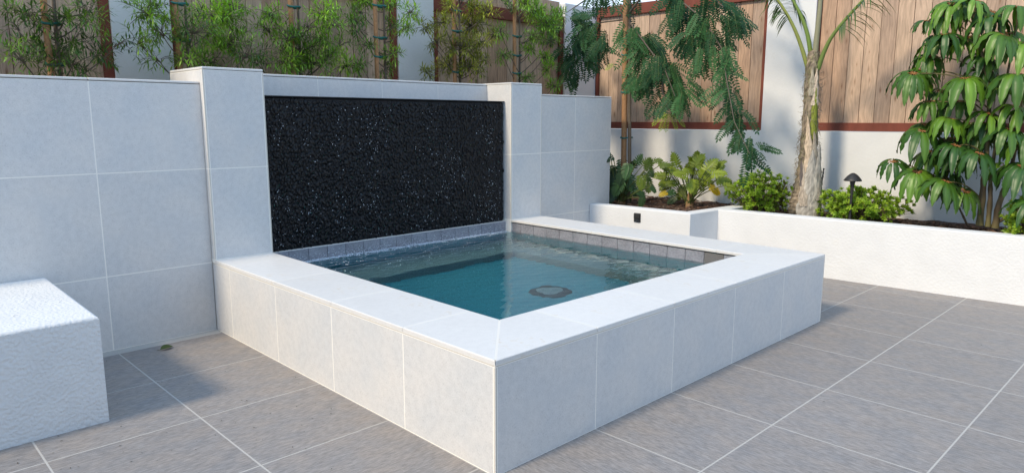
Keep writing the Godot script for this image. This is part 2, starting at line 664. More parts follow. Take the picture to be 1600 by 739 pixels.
func build_soil() -> void:
	structure("soil", bumpy(3.9, 5.4, -3.8, -1.62, 0.45, 0.03, 40, 60, 3), M.soil)
	structure("soil", bumpy(4.42, 5.4, -1.56, 3.15, 0.45, 0.03, 30, 120, 5, 0.0815), M.soil)
	structure("soil", bumpy(-6.0, 3.9, -3.8, -2.75, 0.45, 0.03, 120, 20, 4), M.soil)
	# bark mulch over the planter soil
	var mm := MultiMesh.new()
	mm.transform_format = MultiMesh.TRANSFORM_3D
	mm.use_colors = true
	mm.mesh = chip_mesh(Color.WHITE)
	mm.instance_count = 5200
	for k in 5200:
		var x := rng.randf_range(3.93, 5.25)
		var z := rng.randf_range(-3.5, 1.6)
		if z > -1.73 and z < -1.42: z = -1.36
		var xi := 4.03 if z < -1.7 else (4.02 if z < -1.66 else 4.475 + 0.082 * (z + 1.5) + 0.03)
		x = lerpf(maxf(xi, 3.98), 5.25, (x - 3.93) / 1.32)
		var b := Basis(Vector3.UP, rng.randf_range(0, TAU)) * Basis(Vector3.RIGHT, rng.randf_range(-0.5, 0.5)) * Basis(Vector3.BACK, rng.randf_range(-0.35, 0.35))
		var s := rng.randf_range(0.02, 0.06)
		b = b.scaled_local(Vector3(s, s * rng.randf_range(0.5, 1.2), s * rng.randf_range(0.5, 1.3)))
		mm.set_instance_transform(k, Transform3D(b, Vector3(x, 0.462 + rng.randf_range(-0.012, 0.014), z)))
		var t := rng.randf_range(0.4, 1.5)
		var w := rng.randf()
		mm.set_instance_color(k, Color(0.13 * t, (0.062 + 0.03 * w) * t, (0.036 + 0.03 * w) * t))
	var o := MultiMeshInstance3D.new()
	o.name = "bark_mulch"
	o.multimesh = mm
	o.material_override = M.mulch
	add_child(o)
	stuff(o)
	tag(o, "reddish brown bark mulch covering the planter soil", "mulch")

# ------------------------------------------------------------------ tiled masonry
# tiles on a face: o corner, u and v axes (unit, axis aligned), nn outward; us and vs joint positions
func tiles(parent: Node3D, called: String, o: Vector3, u: Vector3, v: Vector3, nn: Vector3, us: Array, vs: Array, set_name := "tile", gap := 0.0052, n_mats := 4) -> void:
	for a in us.size() - 1:
		for b in vs.size() - 1:
			var u0: float = us[a] + gap * 0.5
			var u1: float = us[a + 1] - gap * 0.5
			var v0: float = vs[b] + gap * 0.5
			var v1: float = vs[b + 1] - gap * 0.5
			var c := o + u * ((u0 + u1) * 0.5) + v * ((v0 + v1) * 0.5) - nn * 0.008
			var size := (u * (u1 - u0) + v * (v1 - v0) + nn * 0.016).abs()
			part(called, box(size, 0.0012), M["%s%d" % [set_name, rng.randi_range(0, n_mats - 1)]], parent, c)

func wall_segment(label: String, x0: float, x1: float, us: Array) -> void:
	var t := thing("tiled_wall", label, "wall")
	var e := 0.0006
	box_between("wall_core", Vector3(x0 + e, -0.05, -W - 0.2 + e), Vector3(x1 - e, 1.574, -W - e), M.grout, t, 0.001)
	tiles(t, "wall_tile", Vector3(0, 0, -W), Vector3.RIGHT, Vector3.UP, Vector3.BACK, us, [0.0, JS, J1, 1.574])
	for k in us.size() - 1:
		var a: float = us[k]
		var b: float = us[k + 1]
		part("cap_tile", box(Vector3(b - a - 0.003, 0.014, 0.205), 0.004), M["coping%d" % rng.randi_range(0, 3)], t, Vector3((a + b) * 0.5, 1.585, -W - 0.1025 + 0.0005))

func pillar(label: String, x0: float, inner: float) -> void:
	var x1 := x0 + CW
	var zb := -3.2
	var top := 1.664
	var t := thing("tiled_pillar", label, "pillar")
	var e := 0.0006
	box_between("pillar_core", Vector3(x0 + e, 0.0, zb + e), Vector3(x1 - e, top, PZ - e), M.grout, t, 0.001)
	tiles(t, "pillar_tile", Vector3(0, 0, PZ), Vector3.RIGHT, Vector3.UP, Vector3.BACK, [x0 + 0.011, x1 - 0.011], [HS + 0.002, J1, top])
	for side in [-1, 1]:
		var x: float = x0 if side < 0 else x1
		var zs := [zb, PZ - 0.011]
		tiles(t, "pillar_tile", Vector3(x, 0, 0), Vector3.BACK, Vector3.UP, Vector3(side, 0, 0), zs, [HS + 0.002, J1, top])
		var cx: float = x - side * 0.0055
		for y in [[HS + 0.003, J1 - 0.001], [J1 + 0.001, top]]:
			box_between("corner_trim", Vector3(cx - 0.0052, y[0], PZ - 0.0107), Vector3(cx + 0.0052, y[1], PZ - 0.0003), M.trim, t, 0.002)
	part("cap_tile", box(Vector3(CW - 0.001, 0.015, PZ - zb - 0.001), 0.004), M.coping0, t, Vector3(x0 + CW * 0.5, top + 0.0105, (PZ + zb) * 0.5))

func build_tiled_walls() -> void:
	wall_segment("long pale tiled wall behind the stucco bench", -3.66, -0.001, [-3.66, -3.053, -2.443, -1.833, -1.224, -0.614, -0.001])
	wall_segment("short pale tiled wall between the spa and the white planter", L + 0.001, 4.1417, [L + 0.001, 3.5748, 4.1417])
	pillar("tall pale tiled pillar at the spa's end nearest the stucco bench", 0.0, 1.0)
	pillar("tall pale tiled pillar at the spa's end nearest the white planter", L - CW, -1.0)
	# the wall between the pillars with its black pebble panel
	var t := thing("water_wall", "black pebble water wall between two tiled pillars", "water wall", Vector3(0, 0, 0))
	var x0 := CW + 0.001
	var x1 := L - CW - 0.001
	var zh := -2.957
	var e := 0.0006
	box_between("header_core", Vector3(x0, 0.0, -3.2), Vector3(x1, 1.657, zh - e), M.grout, t, 0.001)
	var us := []
	for k in 5:
		us.append(lerpf(x0, x1, k / 4.0))
	tiles(t, "header_tile", Vector3(0, 0, zh), Vector3.RIGHT, Vector3.UP, Vector3.BACK, us, [1.35, 1.657], "tile", 0.003)
	for k in 4:
		part("cap_tile", box(Vector3((x1 - x0) / 4.0 - 0.003, 0.015, 0.243), 0.004), M["coping%d" % k], t, Vector3((us[k] + us[k + 1]) * 0.5, 1.668, zh - 0.1205))
	var zp := -2.735
	box_between("panel", Vector3(x0 + 0.002, 0.452, zh + 0.002), Vector3(x1 - 0.002, 1.511, zp), M.black_mortar, t, 0.012)
	# the pebbles: small flat stones set on edge, too many to pick apart
	var mb := MB.new()
	var ring := 8
	var cell := 0.0195
	var ncol := int((x1 - x0 - 0.02) / cell)
	var nrow := int((1.505 - 0.462) / (cell * 1.25))
	for r in nrow:
		for q in ncol:
			var c := Vector3(x0 + 0.012 + (q + 0.5 + (0.5 if r % 2 == 0 else 0.0) + rng.randf_range(-0.4, 0.4)) * cell, 0.464 + (r + 0.5 + rng.randf_range(-0.4, 0.4)) * cell * 1.25, zp + rng.randf_range(-0.004, 0.004))
			c.x = clampf(c.x, x0 + 0.014, x1 - 0.014)
			c.y = clampf(c.y, 0.470, 1.498)
			add_pebble(mb, c, Vector3(rng.randf_range(0.009, 0.0135), rng.randf_range(0.014, 0.027), rng.randf_range(0.004, 0.0095)), rng.randf_range(-0.7, 0.7), ring)
	var p := part("pebble_facing", mb.mesh(), M.pebble, t)
	stuff(p)
	# a cap strip over the panel, from which the water runs
	box_between("panel_lip", Vector3(x0 + 0.003, 1.5115, zh + 0.003), Vector3(x1 - 0.003, 1.52, zp + 0.016), M.black_mortar, t, 0.003)
	# water drops on the stones, coloured pale to paint the sky glints
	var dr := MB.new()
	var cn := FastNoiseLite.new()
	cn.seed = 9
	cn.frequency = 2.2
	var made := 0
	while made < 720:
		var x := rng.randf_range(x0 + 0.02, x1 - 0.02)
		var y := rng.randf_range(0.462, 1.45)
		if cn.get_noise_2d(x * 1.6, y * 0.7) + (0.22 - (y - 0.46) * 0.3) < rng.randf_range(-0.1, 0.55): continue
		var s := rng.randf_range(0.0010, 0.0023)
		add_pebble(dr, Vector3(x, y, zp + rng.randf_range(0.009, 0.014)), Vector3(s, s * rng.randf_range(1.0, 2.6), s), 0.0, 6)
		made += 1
	var d := part("glint_drops", dr.mesh(), M.glint_froth, t)
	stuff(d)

func add_pebble(mb: MB, c: Vector3, r: Vector3, turn: float, ring := 8, col := Color.WHITE) -> void:
	var k := 0.6 + rng.randf() * 1.2
	var cl := Color(k, k, k) if col == Color.WHITE else col
	var bs := Basis(Vector3.BACK, turn) * Basis(Vector3.RIGHT, rng.randf_range(-0.25, 0.25)) * Basis(Vector3.UP, rng.randf_range(-0.35, 0.35))
	var prev := -1
	for lv in [0.0, 0.45, 0.85]:
		var rr := cos(lv * PI * 0.5) if lv > 0.0 else 1.0
		var zz := sin(lv * PI * 0.5)
		var first := mb.v.size()
		for j in ring:
			var an := TAU * j / ring
			var q := Vector3(cos(an) * rr * r.x, sin(an) * rr * r.y, zz * r.z)
			var nn := Vector3(cos(an) * rr / r.x, sin(an) * rr / r.y, zz / r.z).normalized()
			mb.vert(c + bs * q, bs * nn, Vector2.ZERO, cl)
		if prev >= 0:
			for j in ring:
				mb.quad(prev + j, prev + (j + 1) % ring, first + (j + 1) % ring, first + j)
		prev = first
	var last := mb.vert(c + bs * Vector3(0, 0, r.z), bs * Vector3(0, 0, 1), Vector2.ZERO, cl)
	for j in ring:
		mb.tri(prev + j, prev + (j + 1) % ring, last)

# ------------------------------------------------------------------ the spa
func coping(t: Node3D, pts: Array) -> void:
	var poly := PackedVector2Array(pts)
	part("coping_tile", extrude(inset(poly, 0.0010), HS - 0.02, HS, 0.006), M["coping%d" % rng.randi_range(0, 3)], t)

func build_spa() -> void:
	var t := thing("raised_spa", "square raised spa clad in pale tiles with white coping", "spa")
	var e := 0.0006
	var ft := HS - 0.026       # top of the face tiles
	var rc := 0.014            # the coping overhangs the basin
	var ix0 := CW - rc
	var ix1 := L - CW + rc
	var iz0 := -2.714
	var iz1 := -CW + rc
	var top := HS - 0.0225
	var bot := -0.3
	# masonry ring, butted
	box_between("wall_core", Vector3(e, bot, iz0), Vector3(ix0 - 0.012, top, -e), M.grout, t, 0.0)
	box_between("wall_core", Vector3(ix1 + 0.012, bot, -2.685), Vector3(L - e, top, -e), M.grout, t, 0.0)
	box_between("wall_core", Vector3(ix0 - 0.012, bot, iz1 + 0.012), Vector3(ix1 + 0.012, top, -e), M.grout, t, 0.0)
	box_between("wall_core", Vector3(ix0 - 0.012, bot, iz0 - 0.20), Vector3(ix1 + 0.012, 0.4505, iz0 - 0.012), M.grout, t, 0.0)
	# cladding
	tiles(t, "face_tile", Vector3(0, 0, 0), Vector3.RIGHT, Vector3.UP, Vector3.BACK, [0.011, 0.61, 1.22, 1.83, 2.44, L - 0.011], [0.0, ft])
	tiles(t, "face_tile", Vector3(0, 0, 0), Vector3.BACK, Vector3.UP, Vector3.LEFT, [-W + 0.001, -2.43, -1.812, -1.203, -0.594, -0.011], [0.0, ft])
	tiles(t, "face_tile", Vector3(L, 0, 0), Vector3.BACK, Vector3.UP, Vector3.RIGHT, [-W + 0.001, -2.43, -1.812, -1.203, -0.594, -0.011], [0.0, ft])
	for x in [0.0055, L - 0.0055]:
		box_between("corner_trim", Vector3(x - 0.0052, 0.0, -0.0107), Vector3(x + 0.0052, ft - 0.002, -0.0003), M.trim, t, 0.002)
	box_between("edge_trim", Vector3(-0.0008, HS - 0.0258, -W + 0.003), Vector3(0.01, HS - 0.0202, -0.0115), M.trim, t, 0.001)
	box_between("edge_trim", Vector3(-0.0008, HS - 0.0258, -0.011), Vector3(L + 0.0008, HS - 0.0202, 0.0008), M.trim, t, 0.001)
	box_between("edge_trim", Vector3(L - 0.01, HS - 0.0258, -W + 0.003), Vector3(L + 0.0008, HS - 0.0202, -0.0115), M.trim, t, 0.001)
	# coping, mitred at the corners
	var V := func(x: float, z: float) -> Vector2: return Vector2(x, z)
	var zs := [-0.594, -1.203, -1.812, -2.43, PZ]
	coping(t, [V.call(0, 0), V.call(CW, -CW), V.call(CW, zs[0]), V.call(0, zs[0])])
	for k in 3:
		coping(t, [V.call(0, zs[k]), V.call(CW, zs[k]), V.call(CW, zs[k + 1]), V.call(0, zs[k + 1])])
	coping(t, [V.call(0, zs[3]), V.call(CW, zs[3]), V.call(CW, PZ), V.call(0, PZ)])
	coping(t, [V.call(0, 0), V.call(0.61, 0), V.call(0.61, -CW), V.call(CW, -CW)])
	for k in 3:
		var a := 0.61 * (k + 1)
		coping(t, [V.call(a, 0), V.call(a + 0.61, 0), V.call(a + 0.61, -CW), V.call(a, -CW)])
	coping(t, [V.call(2.44, 0), V.call(L, 0), V.call(L - CW, -CW), V.call(2.44, -CW)])
	coping(t, [V.call(L, 0), V.call(L, zs[0]), V.call(L - CW, zs[0]), V.call(L - CW, -CW)])
	for k in 3:
		coping(t, [V.call(L, zs[k]), V.call(L, zs[k + 1]), V.call(L - CW, zs[k + 1]), V.call(L - CW, zs[k])])
	coping(t, [V.call(L, zs[3]), V.call(L, PZ), V.call(L - CW, PZ), V.call(L - CW, zs[3])])
	# grout between the coping tiles
	for q in [[0.008, CW - 0.008, PZ, -0.008], [L - CW + 0.008, L - 0.008, PZ, -0.008], [CW - 0.008, L - CW + 0.008, -CW + 0.008, -0.008]]:
		box_between("coping_grout", Vector3(q[0], HS - 0.0205, q[2]), Vector3(q[1], HS - 0.0008, q[3]), M.coping_grout, t, 0.0)
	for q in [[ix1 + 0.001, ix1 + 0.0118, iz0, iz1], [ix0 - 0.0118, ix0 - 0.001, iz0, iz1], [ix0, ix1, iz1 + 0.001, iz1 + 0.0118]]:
		box_between("gap_shadow", Vector3(q[0], 0.4408, q[2]), Vector3(q[1], 0.4488, q[3]), M.rubber, t, 0.0)  # black strip put under the coping in place of the gap's shadow
	# waterline tiles, six inches square
	var xs := [ix0]
	var x := 0.541
	while x < ix1 - 0.02:
		xs.append(x)
		x += 0.1517
	xs.append(ix1)
	var zz := [iz0]
	var z := -2.531
	while z < iz1 - 0.02:
		zz.append(z)
		z += 0.1532
	zz.append(iz1)
	var ys := [0.288, 0.4405]
	tiles(t, "waterline_tile", Vector3(0, 0, iz0), Vector3.RIGHT, Vector3.UP, Vector3.BACK, xs, [0.288, 0.4485], "waterline", 0.003, 2)
	tiles(t, "waterline_tile", Vector3(0, 0, iz1), Vector3.RIGHT, Vector3.UP, Vector3.FORWARD, xs, ys, "waterline", 0.003, 2)
	tiles(t, "waterline_tile", Vector3(ix1, 0, 0), Vector3.BACK, Vector3.UP, Vector3.LEFT, zz, ys, "waterline", 0.003, 2)
	tiles(t, "waterline_tile", Vector3(ix0, 0, 0), Vector3.BACK, Vector3.UP, Vector3.RIGHT, zz, ys, "waterline", 0.003, 2)
	for o in t.get_children():     # one odd tile of speckled granite in the far row
		if o.name.begins_with("waterline_tile") and absf(o.position.x - ix1) < 0.02 and absf(o.position.z + 0.617) < 0.05:
			o.material_override = M.granite
			o.set_meta("label", "darker speckled granite waterline tile")
	# plastered basin with a seat along two sides
	var fl := -0.2
	var seat := 0.01
	var b := MB.new()
	b.face(Vector3(ix0, fl, iz0), Vector3(ix1, fl, iz0), Vector3(ix1, fl, iz1), Vector3(ix0, fl, iz1), Vector3.UP)
	b.face(Vector3(ix0, fl, iz0 - 0.004), Vector3(ix1, fl, iz0 - 0.004), Vector3(ix1, 0.287, iz0 - 0.004), Vector3(ix0, 0.287, iz0 - 0.004), Vector3.BACK)
	b.face(Vector3(ix0, fl, iz1 + 0.004), Vector3(ix1, fl, iz1 + 0.004), Vector3(ix1, 0.287, iz1 + 0.004), Vector3(ix0, 0.287, iz1 + 0.004), Vector3.FORWARD)
	b.face(Vector3(ix0 - 0.004, fl, iz0), Vector3(ix0 - 0.004, fl, iz1), Vector3(ix0 - 0.004, 0.287, iz1), Vector3(ix0 - 0.004, 0.287, iz0), Vector3.RIGHT)
	b.face(Vector3(ix1 + 0.004, fl, iz0), Vector3(ix1 + 0.004, fl, iz1), Vector3(ix1 + 0.004, 0.287, iz1), Vector3(ix1 + 0.004, 0.287, iz0), Vector3.LEFT)
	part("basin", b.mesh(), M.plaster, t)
	var sp := PackedVector2Array([Vector2(ix0, iz0), Vector2(ix1, iz0), Vector2(ix1, iz1), Vector2(2.28, iz1), Vector2(2.28, -2.22), Vector2(ix0, -2.22)])
	part("seat", extrude(sp, fl, seat, 0.03), M.seat_plaster, t)
	var dr := MB.new()
	lathe(dr, [Vector2(0.0, 0.03), Vector2(0.09, 0.03), Vector2(0.10, 0.022), Vector2(0.135, 0.018), Vector2(0.15, 0.0)], 28)
	var drain := part("drain", dr.mesh(), M.rubber, t, Vector3(1.70, fl + 0.001, -1.28))
	var dc := MB.new()
	lathe(dc, [Vector2(0.0, 0.034), Vector2(0.092, 0.034), Vector2(0.094, 0.026)], 28)
	part("drain_cover", dc.mesh(), M.seat_plaster, drain, Vector3.ZERO)
	# the water
	var mb := MB.new()
	var nx := 150
	var nz := 170
	for j in nz + 1:
		for i in nx + 1:
			var px := lerpf(ix0, ix1, float(i) / nx)
			var pz := lerpf(iz0, iz1, float(j) / nz)
			var h := wave(px, pz)
			var ee := 0.004
			var nn := Vector3(h - wave(px + ee, pz), ee, h - wave(px, pz + ee)).normalized()
			mb.vert(Vector3(px, YW + h, pz), nn, Vector2(px, pz))
	for j in nz:
		for i in nx:
			var a := j * (nx + 1) + i
			mb.quad(a, a + 1, a + nx + 2, a + nx + 1)
	structure("water", mb.mesh(), M.water)
	# froth where the falling water meets the surface
	var fm := MB.new()
	for k in 3200:
		var q := rng.randf()
		var fz := iz0 + 0.004 + absf(rng.randfn()) * 0.035
		var s := rng.randf_range(0.0015, 0.0042)
		if k % 12 == 0:
			fz = iz0 + rng.randf() * 0.6
			s = rng.randf_range(0.002, 0.004)
		var fx := lerpf(ix0 + 0.02, ix1 - 0.02, q)
		var fy := YW + wave(fx, fz) + 0.001
		if k % 5 == 0:
			fz = iz0 + 0.003
			fy = YW + absf(rng.randfn()) * 0.03
		add_pebble_up(fm, Vector3(fx, fy, fz), Vector3(s * rng.randf_range(1.0, 2.2), s * 0.7, s))
	var fo := part("froth", fm.mesh(), M.glint_froth, self)
	stuff(fo)
	tag(fo, "white froth and drops where the water wall meets the pool", "froth")

func wave(x: float, z: float) -> float:
	var d := z + 2.714                      # distance from the water wall
	var fall := exp(-d / 0.5)
	var h := 0.0
	h += 0.0013 * fall * (sin(d * 95.0 + sin(x * 9.0) * 1.3) + 0.7 * sin(d * 60.0 - x * 23.0) + 0.7 * sin(d * 71.0 + x * 31.0 + 1.0))
	h += 0.00055 * (0.35 + fall) * (sin(d * 52.0 + sin(x * 5.0 + 1.0) * 1.7) + 0.6 * sin(d * 37.0 + x * 14.0))
	h += 0.00050 * (sin(z * 21.0 + x * 8.0) + sin(z * 17.0 - x * 11.0 + 2.0)) * 0.8
	h += 0.00022 * (sin(z * 83.0 + x * 19.0) + sin(z * 64.0 - x * 41.0))
	# ripples along the far side
	var dr := 2.668 - x
	h += 0.0006 * exp(-dr / 0.35) * (sin(dr * 48.0 + z * 20.0) + sin(dr * 30.0 - z * 27.0))
	return h

func add_pebble_up(mb: MB, c: Vector3, r: Vector3) -> void:
	var ring := 6
	var k := mb.v.size()
	for j in ring:
		var an := TAU * j / ring
		var nn := Vector3(cos(an), 0.3, sin(an)).normalized()
		mb.vert(c + Vector3(cos(an) * r.x, 0, sin(an) * r.z), nn)
	var tp := mb.vert(c + Vector3(0, r.y, 0), Vector3.UP)
	for j in ring:
		mb.tri(k + j, k + (j + 1) % ring, tp)

func lathe(mb: MB, prof: Array, sides := 24, col := Color.WHITE) -> void:
	var prev := -1
	for k in prof.size():
		var p: Vector2 = prof[k]
		var a: Vector2 = prof[maxi(k - 1, 0)]
		var b: Vector2 = prof[mini(k + 1, prof.size() - 1)]
		var d := (b - a).normalized()
		var out := Vector2(-d.y, d.x)
		if out.dot(Vector2(0.3, 1.0)) < 0.0 and p.x > 0.0 and absf(out.x) < 0.2: out = -out
		if out.x < 0.0: out = -out
		var first := mb.v.size()
		for j in sides + 1:
			var an := TAU * j / sides
			mb.vert(Vector3(cos(an) * p.x, p.y, sin(an) * p.x), Vector3(cos(an) * out.x, out.y, sin(an) * out.x).normalized(), Vector2(float(j) / sides, p.y), col)
		if prev >= 0:
			for j in sides:
				mb.quad(prev + j, prev + j + 1, first + j + 1, first + j)
		prev = first

# ------------------------------------------------------------------ bench and planter
func build_bench() -> void:
	var mb := MB.new()
	var poly := PackedVector2Array([Vector2(-3.6, -W + 0.001), Vector2(-0.913, -W + 0.001), Vector2(-0.923, -1.606), Vector2(-3.6, -1.60)])
	var o := part("stucco_bench", extrude(poly, -0.002, 0.497, 0.018), M.stucco_rough, self)
	tag(o, "low block bench of rough white stucco against the tiled wall", "bench")

func build_planter() -> void:
	var p := PackedVector2Array([Vector2(3.815, -2.685), Vector2(3.885, -1.556), Vector2(4.338, -1.53), Vector2(4.725, 3.2), Vector2(4.86, 3.2), Vector2(4.475, -1.50), Vector2(4.95, -1.475), Vector2(4.95, -1.60), Vector2(4.01, -1.675), Vector2(3.945, -2.685)])
	var t := thing("planter", "low white stucco planter wall stepping out beside the spa", "planter")
	part("planter_wall", extrude(p, -0.002, 0.515, 0.012), M.stucco, t)
	# black outlet box on the planter's face
	var c := onx(3.85, 996.5, 340.0)
	var yaw := -atan2(1.129, 0.07)
	var o := thing("outlet_box", "small black weatherproof outlet box on white planter face", "outlet", Vector3(3.8135 + (c.z + 2.685) * 0.062, c.y, c.z), yaw)
	part("back_plate", box(Vector3(0.072, 0.088, 0.012), 0.003), M.bronze, o, Vector3(0, 0, 0.004))
	part("cover", box(Vector3(0.058, 0.046, 0.018), 0.004), M.bronze, o, Vector3(0, 0.016, 0.017))
	part("socket", box(Vector3(0.05, 0.026, 0.010), 0.003), M.rubber, o, Vector3(0, -0.024, 0.013))

# ------------------------------------------------------------------ garden walls, columns, fences
const RS := 0.06         # the garden wall on the planter side is turned by this slope
func rwx(z: float) -> float:
	return 5.22 + RS * (z + 3.7)

func build_garden_walls() -> void:
	var hgt := 1.247
	# wall along the planter side
	var len := 7.6
	var th := -acos(RS)
	var t := thing("garden_wall", "white stucco garden wall behind the planter shrubs", "wall", Vector3(rwx(-3.8), 0, -3.8), th)
	part("wall_body", box(Vector3(len, hgt, 0.2), 0.0015), M.stucco_wall, t, Vector3(len * 0.5, hgt * 0.5, -0.1))
	for s in [[2.155, 2.64, "white stucco column behind the palm trunk"], [4.62, 5.10, "white stucco column at the fence end past the umbrella plant"]]:
		var c := thing("stucco_column", s[2], "column", Vector3(rwx(-3.8), hgt, -3.8), th)
		var w: float = s[1] - s[0]
		part("shaft", box(Vector3(w, 1.45, 0.2), 0.0015), M.stucco_wall, c, Vector3((s[0] + s[1]) * 0.5, 0.725, -0.1))
	# wall behind the tiled wall
	var b := thing("garden_wall", "white stucco garden wall hidden behind the tiled wall", "wall", Vector3(0, 0, -3.8))
	part("wall_body", box(Vector3(10.2, hgt, 0.2), 0.01), M.stucco_wall, b, Vector3(0.1, hgt * 0.5, -0.1))
	for s in [[-0.163, 0.241, "white stucco column behind the pillar nearest the bench"], [2.289, 2.717, "white stucco column behind the black water wall"], [4.66, 5.42, "white stucco column at the fence corner behind feathery tree"]]:
		var c := thing("stucco_column", s[2], "column", Vector3(0, hgt, -3.8))
		var w: float = s[1] - s[0]
		part("shaft", box(Vector3(w, 1.45, 0.2), 0.0015), M.stucco_wall, c, Vector3((s[0] + s[1]) * 0.5, 0.725, -0.1))

func fence(label: String, at: Vector3, turn: float, x0: float, x1: float, y0: float, yr: float, ytop: float, trim_w := 0.038) -> void:
	var t := thing("fence_panel", label, "fence", at, turn, "")
	var zb := -0.058
	var n := int(round((x1 - x0 - 0.08) / 0.14))
	var bw := (x1 - x0 - 0.08) / n
	for k in n:
		var mb := MB.new()
		var s := rng.randi_range(0, 7)
		var v0 := rng.randf_range(0.0, 0.08)
		var hb := ytop - y0 - 0.09
		var gap := rng.randf_range(0.003, 0.0055)
		var w := bw - gap
		add_box(mb, Vector3.ZERO, Vector3(w, hb, 0.018), 0.0015)
		var flip := rng.randf() < 0.5
		for q in mb.v.size():
			var p := mb.v[q]
			var uu := clampf(p.x / w + 0.5, 0.02, 0.98)
			if flip: uu = 1.0 - uu
			mb.t[q] = Vector2((s + uu) / 8.0, v0 + (hb * 0.5 - p.y) / hb * 0.88)
		part("board", mb.mesh(), M["board%d" % rng.randi_range(0, 3)], t, Vector3(x0 + 0.04 + (k + 0.5) * bw, y0 + 0.08 + hb * 0.5, zb + rng.randf_range(-0.003, 0.003)))
	box_between("back_board", Vector3(x0 + 0.04, y0 + 0.012, zb - 0.032), Vector3(x1 - 0.04, ytop - 0.012, zb - 0.0205), M.board1, t, 0.001)
	box_between("bottom_rail", Vector3(x0 + 0.001, y0 + 0.006, zb - 0.02), Vector3(x1 - 0.001, y0 + 0.086, -0.014), M.redwood, t, 0.003)
	box_between("top_rail", Vector3(x0 + 0.001, yr - 0.06, zb + 0.0125), Vector3(x1 - 0.001, yr + 0.06, zb + 0.047), M.redwood, t, 0.003)
	box_between("side_trim", Vector3(x0 + 0.001, y0 + 0.0865, zb - 0.02), Vector3(x0 + trim_w, yr - 0.0605, zb + 0.04), M.redwood, t, 0.003)
	box_between("side_trim", Vector3(x1 - trim_w, y0 + 0.0865, zb - 0.02), Vector3(x1 - 0.001, yr - 0.0605, zb + 0.04), M.redwood, t, 0.003)

func build_fences() -> void:
	var y := 1.247
	fence("cedar fence behind the stucco bench end of the wall", Vector3(0, 0, -3.8), 0.0, -2.61, -0.163, y, 2.48, 2.72, 0.065)
	fence("cedar fence behind the first half of the black water wall", Vector3(0, 0, -3.8), 0.0, 0.241, 2.289, y, 2.48, 2.72, 0.065)
	fence("cedar fence behind the pillar nearest the planter", Vector3(0, 0, -3.8), 0.0, 2.717, 4.66, y, 2.48, 2.72, 0.065)
	var th := -acos(RS)
	var at := Vector3(rwx(-3.8), 0, -3.8)
	fence("sunlit cedar fence behind the feathery tree", at, th, 0.004, 2.155, y, 2.64, 2.68)
	fence("sunlit cedar fence behind the umbrella plant", at, th, 2.64, 4.62, y, 2.64, 2.68)

# the house across the patio, behind the photographer: it keeps part of the sky from the shaded tile faces
func build_house() -> void:
	var t := thing("house", "grey stucco house facing the spa across the patio", "house", Vector3(0, 0, 4.6))
	part("wall", box(Vector3(9.4, 3.2, 0.25), 0.01), M.house, t, Vector3(-4.3, 1.6, 0.125))
	part("roof", box(Vector3(9.8, 0.22, 3.0), 0.02), M.house_roof, t, Vector3(-4.3, 3.31, 0.9))
	for x in [-6.4, -2.4]:
		var f := part("window", box(Vector3(2.4, 2.1, 0.06), 0.01), M.stucco_wall, t, Vector3(x, 1.1, -0.028))
		part("pane", box(Vector3(2.2, 1.9, 0.02), 0.003), M.rubber, f, Vector3(0, 0, -0.032))

# ------------------------------------------------------------------ plants
func stake(label: String, foot: Vector3, head: Vector3, r: float, ties: Array, trunk_off: Vector3) -> void:
	var t := thing("tree_stake", label, "stake", foot)
	var mb := MB.new()
	add_tube(mb, [Vector3.ZERO, (head - foot) * 0.5, head - foot], [r, r, r], 9)
	part("pole", mb.mesh(), M.stake, t)
	for y in ties:
		var k: float = (y - foot.y) / (head.y - foot.y)
		var c := (head - foot) * k
		var tb := MB.new()
		var pts := []
		var rad := []
		for j in 13:
			var an := TAU * j / 12.0
			pts.append(c + trunk_off * 0.5 + (trunk_off.normalized() * cos(an) * (trunk_off.length() * 0.5 + r + 0.008)) + Vector3(0, 0.006 * sin(an * 2.0), 0) + trunk_off.normalized().cross(Vector3.UP) * sin(an) * (r + 0.007))
			rad.append(0.008)
		add_tube(tb, pts, rad, 5)
		part("tie", tb.mesh(), M.tie, t)

func pine_twig(mb: MB, wood: MB, p: Vector3, dir: Vector3, length: float, col: Color, leaf := 0.055) -> void:
	var d := dir.normalized()
	var n := int(length / 0.0085)
	var end := p + d * length + Vector3(0, -0.02, 0)
	add_tube(wood, [p, p.lerp(end, 0.5) + Vector3(0, 0.006, 0), end], [0.0022, 0.0018, 0.0012], 4)
	var x := d.cross(Vector3(0.2, 1.0, 0.13)).normalized()
	var y := d.cross(x)
	for k in n:
		var t := (k + 1.0) / n
		var an := k * 2.4 + rng.randf_range(-0.3, 0.3)
		var out := x * cos(an) + y * sin(an)
		var ld := (d * lerpf(0.5, 1.2, t * t) + out + Vector3(0, -0.12, 0)).normalized()
		var q := p.lerp(end, t)
		add_leaf(mb, q, ld, Vector3.UP, leaf * rng.randf_range(0.7, 1.15) * lerpf(1.0, 0.8, t), 0.0115, jitter(col, 0.25), 2, 0.25, 0.1, 0.4)

